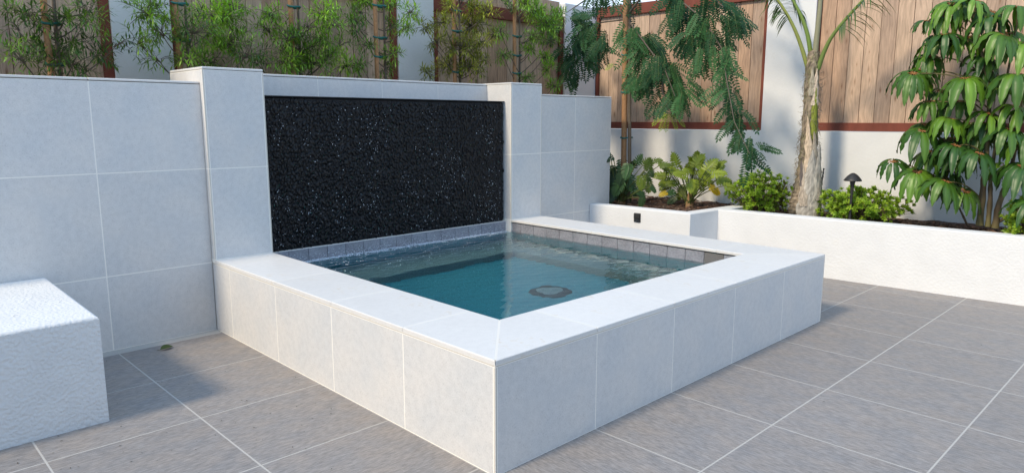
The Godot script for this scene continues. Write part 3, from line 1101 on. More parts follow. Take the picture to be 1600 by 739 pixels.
func build_fern_pines() -> void:
	# pixels of the photograph: u, v, radius, tone mixing young growth with painted sun and shade; set at the planting line behind the wall
	var trees := [
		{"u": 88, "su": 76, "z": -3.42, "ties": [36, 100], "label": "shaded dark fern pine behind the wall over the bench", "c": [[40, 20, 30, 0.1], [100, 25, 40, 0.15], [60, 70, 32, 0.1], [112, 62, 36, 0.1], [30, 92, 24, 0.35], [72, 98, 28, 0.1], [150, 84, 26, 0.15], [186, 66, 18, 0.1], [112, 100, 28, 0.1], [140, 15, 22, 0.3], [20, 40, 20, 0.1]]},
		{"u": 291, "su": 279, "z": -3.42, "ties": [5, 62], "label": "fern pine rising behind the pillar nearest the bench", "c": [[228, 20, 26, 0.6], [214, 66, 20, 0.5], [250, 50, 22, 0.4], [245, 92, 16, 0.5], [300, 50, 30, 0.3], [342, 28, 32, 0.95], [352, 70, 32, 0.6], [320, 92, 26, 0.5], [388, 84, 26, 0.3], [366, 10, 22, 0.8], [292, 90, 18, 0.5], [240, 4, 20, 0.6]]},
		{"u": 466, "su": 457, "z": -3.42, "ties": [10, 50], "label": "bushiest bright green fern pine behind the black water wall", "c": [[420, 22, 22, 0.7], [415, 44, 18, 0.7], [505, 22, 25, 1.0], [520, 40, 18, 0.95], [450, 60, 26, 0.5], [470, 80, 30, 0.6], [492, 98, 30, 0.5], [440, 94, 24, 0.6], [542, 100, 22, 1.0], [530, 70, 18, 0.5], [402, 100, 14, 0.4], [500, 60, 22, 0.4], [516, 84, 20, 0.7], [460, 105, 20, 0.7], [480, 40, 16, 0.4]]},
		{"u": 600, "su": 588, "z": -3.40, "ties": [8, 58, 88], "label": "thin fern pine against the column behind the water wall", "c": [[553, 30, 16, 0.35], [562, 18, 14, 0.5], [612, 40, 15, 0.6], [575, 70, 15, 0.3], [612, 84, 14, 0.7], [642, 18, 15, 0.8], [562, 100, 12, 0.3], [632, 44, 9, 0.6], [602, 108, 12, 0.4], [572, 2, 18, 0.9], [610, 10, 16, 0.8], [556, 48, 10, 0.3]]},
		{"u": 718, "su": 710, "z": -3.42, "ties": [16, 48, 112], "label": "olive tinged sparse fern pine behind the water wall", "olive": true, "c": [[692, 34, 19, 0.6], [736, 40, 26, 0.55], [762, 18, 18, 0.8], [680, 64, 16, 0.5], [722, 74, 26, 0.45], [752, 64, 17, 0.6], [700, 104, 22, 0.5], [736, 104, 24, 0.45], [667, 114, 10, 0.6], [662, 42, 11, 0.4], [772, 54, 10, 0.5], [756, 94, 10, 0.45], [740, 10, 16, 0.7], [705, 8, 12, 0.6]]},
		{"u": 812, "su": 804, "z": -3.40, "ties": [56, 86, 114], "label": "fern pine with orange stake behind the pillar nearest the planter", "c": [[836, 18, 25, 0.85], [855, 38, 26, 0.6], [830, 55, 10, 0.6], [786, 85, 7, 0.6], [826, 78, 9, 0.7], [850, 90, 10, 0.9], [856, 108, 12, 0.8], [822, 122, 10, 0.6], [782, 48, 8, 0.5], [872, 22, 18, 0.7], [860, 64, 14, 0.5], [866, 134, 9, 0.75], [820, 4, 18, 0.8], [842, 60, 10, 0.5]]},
	]
	var mature_shade := Color(0.048, 0.115, 0.022)  # old growth, with shade painted into the darker clusters
	var young := Color(0.34, 0.60, 0.06)  # new growth, with sunlight painted into the brighter clusters
	for tr in trees:
		var z: float = tr.z
		var tb := onz(z, tr.u, 60)
		var foot := Vector3(tb.x, 0.45, z)
		var t := thing("fern_pine", tr.label, "tree", foot, 0.0, "fern pines staked behind the tiled wall")
		var wood := MB.new()
		var pts := []
		var rad := []
		for k in 9:
			var y := k / 8.0 * 2.45
			pts.append(Vector3(sin(k * 1.3 + tb.x) * 0.008, y, cos(k * 1.7 + tb.x) * 0.008))
			rad.append(lerpf(0.017, 0.006, k / 8.0))
		add_tube(wood, pts, rad, 7)
		part("trunk", wood.mesh(), M.bark, t)
		var br := MB.new()
		var lf := MB.new()
		for c in tr.c:
			var zc := z + rng.randf_range(-0.16, 0.2)
			var p := onz(zc, c[0], c[1]) - foot
			var r: float = c[2] / 158.0
			var from := Vector3(0, clampf(p.y - absf(p.x) * 0.7 - 0.05, 0.9, 2.4), 0)
			add_tube(br, bend_points(from, p, Vector3(0, -0.03, 0), 5), taper(0.005, 0.0025, 5), 5)
			var tone: float = c[3]
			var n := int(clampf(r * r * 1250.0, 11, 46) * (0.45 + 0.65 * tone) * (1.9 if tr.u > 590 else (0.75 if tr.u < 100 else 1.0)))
			for q in n:
				var dir := rand_dir()
				dir.y = dir.y * 0.7 + 0.15
				var s := p + dir * r * rng.randf_range(0.0, 0.55)
				add_tube(br, [p.lerp(from, 0.12), p.lerp(s, 0.5) + Vector3(0, -0.005, 0), s], [0.0025, 0.002, 0.002], 4)
				var col: Color = mature_shade.lerp(young, clampf(tone + rng.randf_range(-0.35, 0.2), 0.0, 1.0))
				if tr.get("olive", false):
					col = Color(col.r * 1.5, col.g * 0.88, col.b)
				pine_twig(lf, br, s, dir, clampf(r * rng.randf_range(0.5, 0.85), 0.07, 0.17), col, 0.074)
		# growth above the picture's edge
		for q in 46:
			var a := rng.randf_range(0, TAU)
			var y := rng.randf_range(1.98, 2.5)
			var p := Vector3(cos(a) * 0.16, y, sin(a) * 0.14)
			add_tube(br, [Vector3(0, y - 0.13, 0), Vector3(0, y - 0.12, 0).lerp(p, 0.6)], [0.003, 0.0025], 4)
			pine_twig(lf, br, Vector3(0, y - 0.12, 0).lerp(p, 0.6), p + Vector3(0, 0.1 - y + 0.08, 0), 0.2, mature_shade.lerp(young, rng.randf() * 0.8))
		stuff(part("branches", br.mesh(), M.bark, t))
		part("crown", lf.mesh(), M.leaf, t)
		var sf := onz(z + 0.03, tr.su, 90)
		var sh := onz(z + 0.03, tr.su, 0)
		var dxs := (sh.x - sf.x) / (sh.y - sf.y) * 0.0
		var ties := []
		for v in tr.ties:
			ties.append(onz(z + 0.03, tr.su, v).y)
		stake("wooden stake tied to the " + tr.label, Vector3(sf.x + dxs, 0.45, z + 0.03), Vector3(sf.x, 2.75, z + 0.03), 0.019, ties, Vector3(tb.x - sf.x, 0, -0.03))

# a feather leaf: paired leaflets on a drooping rib
func frond(mb: MB, rib: MB, at: Vector3, dir: Vector3, up: Vector3, length: float, pairs: int, ll: float, lw: float, col: Color, droop := 0.6) -> void:
	var d := dir.normalized()
	var p := at
	var pts := [p]
	var st := length / pairs
	for k in pairs:
		p += d * st
		pts.append(p)
		var t := (k + 0.5) / pairs
		var side := d.cross(up).normalized()
		var nn := side.cross(d).normalized()
		var s := ll * (0.62 + 0.5 * sin(PI * clampf(t * 0.85 + 0.08, 0, 1)))
		for sg in [-1.0, 1.0]:
			var ld: Vector3 = (side * sg + d * 0.38 - nn * 0.12 + rand_dir() * 0.12).normalized()
			add_leaf(mb, p, ld, nn, s * rng.randf_range(0.9, 1.1), lw, jitter(col, 0.14), 2, 0.1, 0.05, 0.5)
		d = (d + Vector3.DOWN * droop / pairs).normalized()
	var side2 := d.cross(up).normalized()
	add_leaf(mb, p, d, side2.cross(d), ll, lw, col, 2, 0.1, 0.05, 0.5)
	add_tube(rib, pts, taper(0.0028, 0.001, pairs), 4, Color(0.10, 0.16, 0.05))

func build_feather_tree() -> void:
	var X := 4.45
	var base := onx(X, 978, 290)
	var foot := Vector3(X, 0.45, onx(X, 981, 300).z)
	var t := thing("feathery_tree", "staked young tree with drooping feathery dark green leaves in planter", "tree", foot)
	var wood := MB.new()
	var a := [Vector3.ZERO]
	for v in [270, 200, 120, 60, 0, -60]:
		a.append(onx(X, 984 + (8 if v < 60 else 0) * 0.0, v) - foot)
	add_tube(wood, a, [0.024, 0.022, 0.020, 0.018, 0.016, 0.014, 0.011], 8)
	part("trunk", wood.mesh(), M.bark, t)
	var br := MB.new()
	var fork: Vector3 = onx(X, 984, 45) - foot
	var limbs := [
		[[984, 45], [970, 20], [950, -10]], [[984, 20], [1003, -5], [1030, -25]],
		[[980, 30], [940, 35], [905, 45], [895, 85]], [[984, 35], [1010, 70], [1040, 110], [1055, 150]],
		[[984, 0], [1050, -10], [1100, 30], [1128, 75], [1136, 125], [1148, 190], [1172, 240]],
		[[1050, -10], [1110, -5], [1150, 25]], [[950, -10], [915, 0], [885, 20]], [[1040, 110], [1035, 140], [1045, 172]],
	]
	for l in limbs:
		var pts := []
		var k := 0
		for q in l:
			pts.append(onx(X - 0.10 * k if q[0] > 990 else X + 0.05 * k, q[0], q[1]) - foot)
			k += 1
		br = MB.new()
		add_tube(br, pts, taper(0.017 if l.size() == 3 else 0.009, 0.003, pts.size() - 1), 6)
		part("branch", br.mesh(), M.bark, t)
	var lf := MB.new()
	var rib := MB.new()
	var cd := Color(0.018, 0.062, 0.022)
	var cm := Color(0.055, 0.15, 0.045)
	var cy := Color(0.22, 0.33, 0.03)
	# u, v of the leaf base, angle on the picture (0 right, 90 down), count, tone
	var spots := [
		[900, 20, 60, 9, 0], [920, 45, 110, 10, 1], [905, 60, 60, 9, 0], [890, 80, 110, 10, 0], [915, 85, 60, 9, 0], [930, 70, 40, 8, 0], [895, 105, 100, 8, 0], [930, 25, 150, 8, 0], [875, 30, 120, 6, 0], [940, 55, 110, 6, 0],
		[985, 40, 100, 10, 1], [1000, 50, 60, 10, 1], [1000, 80, 110, 11, 1], [1020, 60, 60, 10, 0], [1030, 90, 90, 12, 0], [1045, 105, 50, 10, 1], [1055, 125, 60, 10, 1], [1020, 115, 110, 10, 0], [1060, 140, 100, 8, 1], [1040, 150, 120, 5, 0], [1070, 135, 30, 5, 1], [1005, 115, 120, 7, 1],
		[1060, 20, 100, 9, 0], [1085, 15, 80, 10, 0], [1100, 30, 100, 10, 1], [1075, 50, 120, 9, 0], [1110, 50, 60, 9, 0], [1128, 30, 50, 8, 0], [1100, 75, 110, 8, 1], [1125, 80, 60, 6, 1], [1150, 22, 40, 6, 0], [1060, -5, 90, 9, 0], [1110, -5, 60, 8, 0], [1135, 5, 40, 6, 0],
		[1130, 75, 95, 4, 1], [1134, 100, 140, 3, 1], [1136, 105, 50, 3, 1], [1140, 130, 130, 4, 1], [1142, 135, 60, 4, 0], [1147, 165, 110, 4, 0], [1152, 180, 30, 3, 0], [1150, 185, 120, 3, 0],
		[1162, 208, 120, 3, 0], [1165, 212, 80, 4, 0], [1170, 225, 20, 2, 0], [1172, 235, 60, 3, 0], [1176, 240, 30, 2, 0], [1050, -20, 110, 8, 0], [980, -10, 90, 7, 0], [940, -15, 100, 8, 0],
	]
	var right := basis_cam.x
	var fwd := -basis_cam.z
	for s in spots:
		for q in int(s[3] * 1.3):
			var near := 0.0 if s[0] < 990 else 0.25
			var x := X - near * clampf((s[0] - 990.0) / 150.0, 0.0, 1.0) + rng.randf_range(-0.16, 0.16)
			var p := onx(x, s[0] + rng.randf_range(-11, 11), s[1] + rng.randf_range(-11, 11)) - foot
			var an := deg_to_rad(s[2] + rng.randf_range(-38, 38))
			var dir := right * cos(an) + Vector3.DOWN * sin(an) + fwd * rng.randf_range(-0.5, 0.5)
			var up := (-fwd + Vector3.UP * rng.randf_range(0.2, 1.4) + right * rng.randf_range(-0.5, 0.5)).normalized()
			var col := cd.lerp(cm, clampf(s[4] * 0.7 + rng.randf_range(-0.3, 0.3), 0, 1))
			frond(lf, rib, p, dir, up, rng.randf_range(0.17, 0.26), rng.randi_range(9, 12), rng.randf_range(0.040, 0.052), 0.0185, col, 0.5)
	for s in [[1042, 176, 150], [1044, 176, 95], [1046, 176, 55], [1050, 178, 30], [960, 100, 160], [1044, 177, 120]]:
		var an := deg_to_rad(s[2])
		frond(lf, rib, onx(X - 0.12, s[0], s[1]) - foot, right * cos(an) + Vector3.DOWN * sin(an), (-fwd + Vector3.UP * 0.6).normalized(), 0.17 if s[0] > 1000 else 0.09, 11 if s[0] > 1000 else 6, 0.030, 0.009, cy, 0.6)
	stuff(part("leaf_ribs", rib.mesh(), M.cane, t))
	part("crown", lf.mesh(), M.leaf_matt, t)
	var sf := onx(X - 0.02, 975, 290)
	var sh := onx(X - 0.02, 978, 0)
	var ties := []
	for v in [86, 144, 215]:
		ties.append(onx(X - 0.02, 975, v).y)
	stake("thick round wooden stake beside the feathery tree", Vector3(sf.x, 0.45, sf.z - 0.0), Vector3(sh.x, 2.75, sh.z), 0.030, ties, Vector3(0.045, 0, 0.03))

func build_palm() -> void:
	var X := 4.85
	var foot := Vector3(X, 0.45, onx(X, 1258, 330).z)
	var t := thing("palm", "young palm with fibrous trunk and dry leaf bases in planter", "palm", foot)
	var prof := [[345, 1259, 23], [328, 1258, 24], [312, 1259, 23], [295, 1260, 19], [270, 1262, 15.5], [240, 1264, 13.5], [205, 1266, 12], [165, 1268, 11], [130, 1269, 10.5], [100, 1271, 10], [80, 1273, 8]]
	var mb := MB.new()
	var pts := []
	var rad := []
	for k in 91:
		var f := k / 90.0 * (prof.size() - 1)
		var i := mini(int(f), prof.size() - 2)
		var w := f - i
		pts.append(onx(X, lerpf(prof[i][1], prof[i + 1][1], w), lerpf(prof[i][0], prof[i + 1][0], w)) - foot)
		rad.append(lerpf(prof[i][2], prof[i + 1][2], w) / 166.0 * (0.95 + 0.035 * sin(k * 0.9) + 0.02 * (k % 3)))
	add_tube(mb, pts, rad, 36, Color.WHITE, 0.06)
	var nz := FastNoiseLite.new()
	nz.seed = 77
	nz.frequency = 9.0
	for k in mb.v.size():
		var p := mb.v[k]
		var f := nz.get_noise_3d(p.x * 3.0, p.y * 0.7, p.z * 3.0)
		var f2 := nz.get_noise_3d(p.x * 9.0, p.y * 2.0, p.z * 9.0) * 0.6 + nz.get_noise_3d(p.x * 22.0, p.y * 7.0, p.z * 22.0) * 0.7
		var dry := Color(0.25, 0.195, 0.135)
		var green := Color(0.12, 0.15, 0.035)
		var w := clampf(f * 3.0 + 0.25, 0.0, 1.0) * (0.45 if p.y > 0.35 else 0.1)
		var c := dry.lerp(green, w) * clampf(1.0 + f2 * 1.9, 0.25, 2.0)
		mb.c[k] = Color(c.r, c.g, c.b)
		mb.v[k] += mb.n[k] * f2 * 0.012
	part("trunk", mb.mesh(), M.cane, t)
	# old leaf bases wrapped round the trunk: u, v of the lower middle, v of the tip, u of the tip, half width px, colour, angle
	var boots := [
		[1250, 334, 1263, 232, 17, Color(0.42, 0.385, 0.325)], [1268, 336, 1283, 226, 15, Color(0.45, 0.41, 0.34)], [1259, 346, 1258, 285, 23, Color(0.37, 0.34, 0.29)],
		[1242, 318, 1243, 252, 8, Color(0.42, 0.35, 0.27)], [1279, 312, 1285, 238, 7, Color(0.40, 0.34, 0.27)], [1256, 268, 1251, 182, 7, Color(0.56, 0.44, 0.31)],
		[1274, 262, 1266, 205, 6, Color(0.36, 0.31, 0.24)], [1267, 218, 1271, 138, 7, Color(0.22, 0.25, 0.03)], [1270, 165, 1272, 108, 6, Color(0.60, 0.49, 0.37)], [1262, 150, 1262, 104, 5, Color(0.38, 0.34, 0.25)],
		[1289, 290, 1297, 264, 3, Color(0.14, 0.12, 0.10)], [1239, 288, 1238, 248, 3, Color(0.13, 0.11, 0.10)], [1260, 240, 1262, 215, 6, Color(0.30, 0.26, 0.08)],
	]
	for b in boots:
		var bm := MB.new()
		var c0 := onx(X, lerpf(1258.0, 1272.0, (330.0 - b[1]) / 230.0), b[1]) - foot
		var hw: float = b[4] / 166.0
		var R := (0.150 if b[1] > 310 else (lerpf(0.145, 0.085, (310.0 - b[1]) / 60.0) if b[1] > 250 else 0.072)) + 0.010
		var right := basis_cam.x
		var toward := (-(-basis_cam.z) * Vector3(1, 0, 1)).normalized()
		var rows := 26
		var cols := 14
		for i in rows + 1:
			var s := float(i) / rows
			var pc := onx(X, lerpf(b[0], b[2], s), lerpf(b[1], b[3], s)) - foot
			var off := (pc - c0).dot(right)
			var wd := hw * (1.0 - pow(s, 1.8)) * (1.0 + 0.18 * sin(s * 17.0 + b[0])) + 0.003
			var rr := lerpf(R, R * (0.62 if b[1] > 300 else 0.9), s) + 0.010 * s
			for j in cols + 1:
				var q := (float(j) / cols - 0.5) * 2.0
				var lat := clampf((off + q * wd) / rr, -1.25, 1.25)
				var nn := right * sin(lat) + toward * cos(lat)
				var axis := Vector3(c0.x, pc.y, c0.z)
				var p := axis + nn * (rr - 0.01 * q * q) + right * (off - sin(off / rr) * rr) * 0.6
				var f2 := nz.get_noise_3d(p.x * 10.0, p.y * 1.2, p.z * 10.0) * 0.6 + nz.get_noise_3d(p.x * 30.0, p.y * 4.0, p.z * 30.0) * 0.7
				var cc: Color = b[5] * clampf(1.0 + f2 * 1.1, 0.35, 1.5)
				bm.vert(p + nn * f2 * 0.012, (nn + right * q * 0.4 + rand_dir() * 0.06).normalized(), Vector2.ZERO, Color(cc.r, cc.g, cc.b))
		for i in rows:
			for j in cols:
				var q := i * (cols + 1) + j
				bm.quad(q, q + 1, q + cols + 2, q + cols + 1)
		part("leaf_base", bm.mesh(), M.cane, t)
	# loose fibres
	var fb := MB.new()
	for k in 420:
		var y := rng.randf_range(0.35, 1.35)
		var a := rng.randf_range(0, TAU)
		var r := lerpf(0.115, 0.062, clampf(y / 0.9, 0, 1)) + 0.010
		var p := Vector3(cos(a) * r, y, sin(a) * r) + Vector3(0, 0, 0.0) + Vector3(0.012 * y, 0, -0.012 * y)
		var tang := Vector3(-sin(a), rng.randf_range(-1.2, 1.2), cos(a)).normalized()
		var l := rng.randf_range(0.04, 0.11)
		var c := Color(0.33, 0.28, 0.21) * rng.randf_range(0.6, 1.2)
		add_tube(fb, [p, p + tang * l * 0.5 + Vector3(cos(a), 0, sin(a)) * 0.008, p + tang * l - Vector3(cos(a), 0, sin(a)) * 0.004], [0.0018, 0.0016, 0.0008], 3, Color(c.r, c.g, c.b))
	stuff(part("fibres", fb.mesh(), M.cane, t))
	# leaf stalks and fronds
	var fr := [
		[[[1264, 110], [1252, 70], [1238, 36], [1216, 0], [1180, -45], [1120, -70]], 0.020, Color(0.24, 0.27, 0.06), -0.25],
		[[[1270, 105], [1264, 60], [1254, 28], [1240, 0], [1222, -40], [1200, -100]], 0.022, Color(0.13, 0.20, 0.035), 0.15],
		[[[1279, 108], [1290, 78], [1306, 50], [1346, 4], [1400, -50], [1470, -80]], 0.022, Color(0.16, 0.22, 0.05), -0.1],
		[[[1272, 110], [1277, 60], [1283, 0], [1286, -60], [1288, -130]], 0.030, Color(0.26, 0.25, 0.15), 0.0],
	]
	for f in fr:
		var ptsf := []
		var n: int = f[0].size()
		for k in 19:
			var s := k / 18.0 * (n - 1)
			var i := mini(int(s), n - 2)
			var w := s - i
			var p0: Array = f[0][maxi(i - 1, 0)]
			var p1: Array = f[0][i]
			var p2: Array = f[0][i + 1]
			var p3: Array = f[0][mini(i + 2, n - 1)]
			ptsf.append(onx(X + (f[3] as float) * k / 18.0, cubic_interpolate(p1[0], p2[0], p0[0], p3[0], w), cubic_interpolate(p1[1], p2[1], p0[1], p3[1], w)) - foot)
		var sb2 := MB.new()
		add_tube(sb2, ptsf, taper(f[1], 0.006, 18), 8, f[2])
		var st := part("leaf_stalk", sb2.mesh(), M.cane, t)
		if f[3] == 0.0: continue
		var lb := MB.new()
		for k in range(9, 19):
			for q in 4:
				var p: Vector3 = (ptsf[k - 1] as Vector3).lerp(ptsf[k], q / 4.0)
				var d: Vector3 = ((ptsf[k] as Vector3) - (ptsf[k - 1] as Vector3)).normalized()
				for sg in [-1.0, 1.0]:
					var sd: Vector3 = d.cross(Vector3.UP).normalized() * sg
					add_leaf(lb, p, sd * 0.6 + d * 0.5 + Vector3.DOWN * rng.randf_range(0.2, 0.7), Vector3.UP, rng.randf_range(0.26, 0.36), 0.013, jitter(Color(0.07, 0.13, 0.03), 0.2), 4, 0.9, 0.1, 0.3)
		part("leaflets", lb.mesh(), M.leaf, st)

func build_umbrella_plant() -> void:
	var X := 5.0
	var foot := onx(X, 1556, 352)
	foot.y = 0.45
	var t := thing("umbrella_plant", "tall umbrella plant with drooping glossy whorled leaves in planter", "shrub", foot)
	var green := Color(0.13, 0.12, 0.05)
	var brown := Color(0.12, 0.085, 0.05)
	var stems := [
		[[1532, 352], [1537, 300], [1541, 262], [1546, 200], [1548, 140], [1530, 60], [1520, 0]], [[1545, 354], [1549, 310], [1549, 280], [1560, 210], [1575, 120], [1590, 40]],
		[[1556, 356], [1562, 320], [1577, 280], [1582, 262], [1592, 215], [1600, 150]], [[1556, 350], [1580, 336], [1605, 322], [1640, 300]], [[1513, 352], [1505, 335], [1497, 318], [1488, 298]],
	]
	var sr := [0.026, 0.020, 0.026, 0.015, 0.010]
	var tops := []
	for k in stems.size():
		var mb := MB.new()
		var pts := []
		var rad := []
		var l: Array = stems[k]
		for i in (l.size() - 1) * 4 + 1:
			var s := i / 4.0
			var j := mini(int(s), l.size() - 2)
			var w := s - j
			pts.append(onx(X + 0.03 * (k - 2), lerpf(l[j][0], l[j + 1][0], w), lerpf(l[j][1], l[j + 1][1], w)) - foot)
			rad.append(sr[k] * lerpf(1.0, 0.35, float(i) / ((l.size() - 1) * 4.0)) * (1.16 if i % 3 == 0 else 0.94))
		add_tube(mb, pts, rad, 8)
		for q in mb.v.size():
			var ringpos := int(mb.t[q].y * 4.0) % 3
			var c := brown.lerp(green, 0.5 + 0.5 * sin(mb.v[q].y * 13.0 + k)) * (1.25 if ringpos == 0 else 0.85)
			mb.c[q] = Color(c.r, c.g, c.b)
		part("stem", mb.mesh(), M.cane, t)
		tops.append(pts)
	# whorls: u, v, px leaf length, distance x, tilt on the picture
	var whorls := [
		[1478, 55, 40, 4.86, 0], [1428, 116, 44, 4.84, -25], [1510, 124, 52, 4.80, 0], [1568, 56, 50, 4.82, 0], [1488, 8, 34, 4.92, -10], [1525, 2, 40, 4.9, 0], [1486, 187, 44, 4.86, 0], [1441, 206, 46, 4.82, -20],
		[1495, 229, 44, 4.78, 0], [1531, 241, 46, 4.74, 0], [1434, 270, 48, 4.78, -15], [1479, 285, 46, 4.74, 0], [1396, 254, 34, 4.80, -35], [1548, 180, 40, 4.86, 0], [1578, 203, 44, 4.84, 0], [1590, 12, 44, 4.86, 10],
		[1588, 118, 56, 4.80, 10], [1600, 262, 46, 4.78, 10], [1572, 262, 36, 4.96, 0], [1588, 168, 44, 4.9, 0], [1508, 300, 34, 4.80, 0], [1455, 160, 36, 4.95, -10], [1540, 90, 40, 4.98, 0], [1515, 60, 36, 5.0, 0], [1460, 250, 30, 4.95, 0], [1560, 130, 44, 4.98, 0], [1550, 20, 40, 5.0, 0], [1605, 70, 46, 4.9, 0], [1530, 200, 40, 5.02, 0], [1455, 90, 34, 4.98, -10], [1615, 320, 40, 4.7, 0], [1500, 160, 36, 5.0, 0], [1610, 215, 46, 4.9, 0],
	]
	for k in 22:
		whorls.append([rng.randf_range(1440, 1610), rng.randf_range(-10, 290), rng.randf_range(26, 40), rng.randf_range(4.92, 5.12), rng.randf_range(-15, 15)])
	var right := basis_cam.x
	var toward := (basis_cam.z * Vector3(1, 0, 1)).normalized()
	for wv in whorls:
		var x: float = wv[3]
		var c := onx(x, wv[0], wv[1]) - foot
		var best := Vector3.ZERO
		var bd := 99.0
		for pts in tops:
			for p: Vector3 in pts:
				var dd := p.distance_to(c) + maxf(0.0, p.y - c.y + 0.10) * 3.0
				if dd < bd:
					bd = dd
					best = p
		var stalk := MB.new()
		add_tube(stalk, bend_points(best, c, Vector3(0, 0.05, 0), 7), taper(0.0065, 0.0045, 7), 6, Color(0.13, 0.11, 0.04))
		var n := rng.randi_range(9, 12)
		var ll: float = wv[2] / 172.0 * rng.randf_range(0.95, 1.12)
		var age := rng.randf()
		var axis := (Vector3.UP * 1.4 + rand_dir() * 0.35 + toward * 0.45 + right * sin(deg_to_rad(wv[4])) * 1.1).normalized()
		var ax := axis.cross(Vector3(0.1, 0.2, 0.95)).normalized()
		var ay := axis.cross(ax)
		var r0 := rng.randf_range(0, TAU)
		for k in n:
			var an := r0 + TAU * k / n + rng.randf_range(-0.12, 0.12)
			var out := ax * cos(an) + ay * sin(an)
			var p1 := c + (out * 0.9 + axis * 0.25) * rng.randf_range(0.03, 0.05)
			add_tube(stalk, [c, c.lerp(p1, 0.5) + axis * 0.008, p1], [0.003, 0.0026, 0.0022], 4, Color(0.34, 0.15, 0.05))
		part("leaf_stalk", stalk.mesh(), M.cane, t)
		var lb := MB.new()
		for k in n:
			var an := r0 + TAU * k / n + rng.randf_range(-0.1, 0.1)
			var out := ax * cos(an) + ay * sin(an)
			var p1 := c + (out * 0.9 + axis * 0.25) * 0.04
			var tone := clampf(age + rng.randf_range(-0.25, 0.25), 0.0, 1.0)
			var col := Color(0.030, 0.085, 0.012).lerp(Color(0.12, 0.24, 0.02), tone * tone)
			add_broad_leaf(lb, p1, (out + axis * 0.05 + Vector3.DOWN * 0.25).normalized(), axis, ll * rng.randf_range(0.82, 1.1), ll * rng.randf_range(0.22, 0.27), col, rng.randf_range(2.0, 4.0))
		part("leaves", lb.mesh(), M.leaf_gloss, t)

# a long glossy leaf with a pale midrib and wavy edges
func add_broad_leaf(mb: MB, at: Vector3, dir: Vector3, up: Vector3, length: float, width: float, col: Color, droop: float) -> void:
	var segs := 10
	var d := dir
	var p := at
	var side := d.cross(up).normalized()
	var prev := -1
	var ph := rng.randf_range(0, TAU)
	for k in segs + 1:
		var t := float(k) / segs
		var nn := side.cross(d).normalized()
		var w := width * 0.5 * pow(sin(PI * (0.06 + 0.94 * pow(t, 0.85)) * 0.985), 0.75)
		var rip := sin(t * 22.0 + ph) * 0.10 * width
		var rip2 := sin(t * 22.0 + ph + 1.5) * 0.10 * width
		var cols := [col * 1.05, col, col * 1.35, col, col * 1.05]
		var q := [-1.0, -0.5, 0.0, 0.5, 1.0]
		var first := mb.v.size()
		for j in 5:
			var lift: float = [rip + 0.10 * w, 0.30 * w, 0.0, 0.30 * w, rip2 + 0.10 * w][j]
			var nj: Vector3 = (nn - side * (q[j] as float) * [0.3, -0.5, 0.0, -0.5, 0.3][j] + d * sin(t * 22.0 + ph) * 0.18 * absf(q[j])).normalized()
			var cc: Color = cols[j]
			if j != 2 or k == segs:
				cc = Color(col.r, col.g, col.b)
			mb.vert(p + side * (q[j] as float) * w + nn * lift, nj, Vector2(j / 4.0, t), Color(cc.r, cc.g, cc.b))
		if prev >= 0:
			for j in 4:
				mb.quad(prev + j, prev + j + 1, first + j + 1, first + j)
		prev = first
		p += d * (length / segs)
		d = (d + Vector3.DOWN * droop / segs).normalized()

# a lobed leaf: a narrow blade with fingers along both sides
func lobed_leaf(mb: MB, at: Vector3, dir: Vector3, up: Vector3, length: float, col: Color, droop := 0.8) -> void:
	var d := dir.normalized()
	var p := at
	var n := 7
	for k in n:
		var t := (k + 0.5) / n
		var side := d.cross(up).normalized()
		var nn := side.cross(d).normalized()
		var s := length * 0.42 * (0.45 + 0.75 * sin(PI * clampf(0.25 + t * 0.72, 0, 1)))
		for sg in [-1.0, 1.0]:
			var ld: Vector3 = (side * sg + d * lerpf(0.1, 0.9, t) - nn * 0.08 + rand_dir() * 0.08).normalized()
			add_leaf(mb, p - d * 0.004, ld, nn, s, length * 0.155, jitter(col, 0.12), 4, 0.35, -0.15, 0.5, 0.06)
		p += d * length / n
		d = (d + Vector3.DOWN * droop / n).normalized()
	var s2 := d.cross(up).normalized()
	add_leaf(mb, p - d * 0.02, d, s2.cross(d), length * 0.28, length * 0.16, col, 3, 0.3, -0.1, 0.4)
	# central blade
	add_leaf(mb, at, dir, up, length * 1.02, length * 0.24, jitter(col * 1.1, 0.05), 6, droop, 0.2, 0.45)

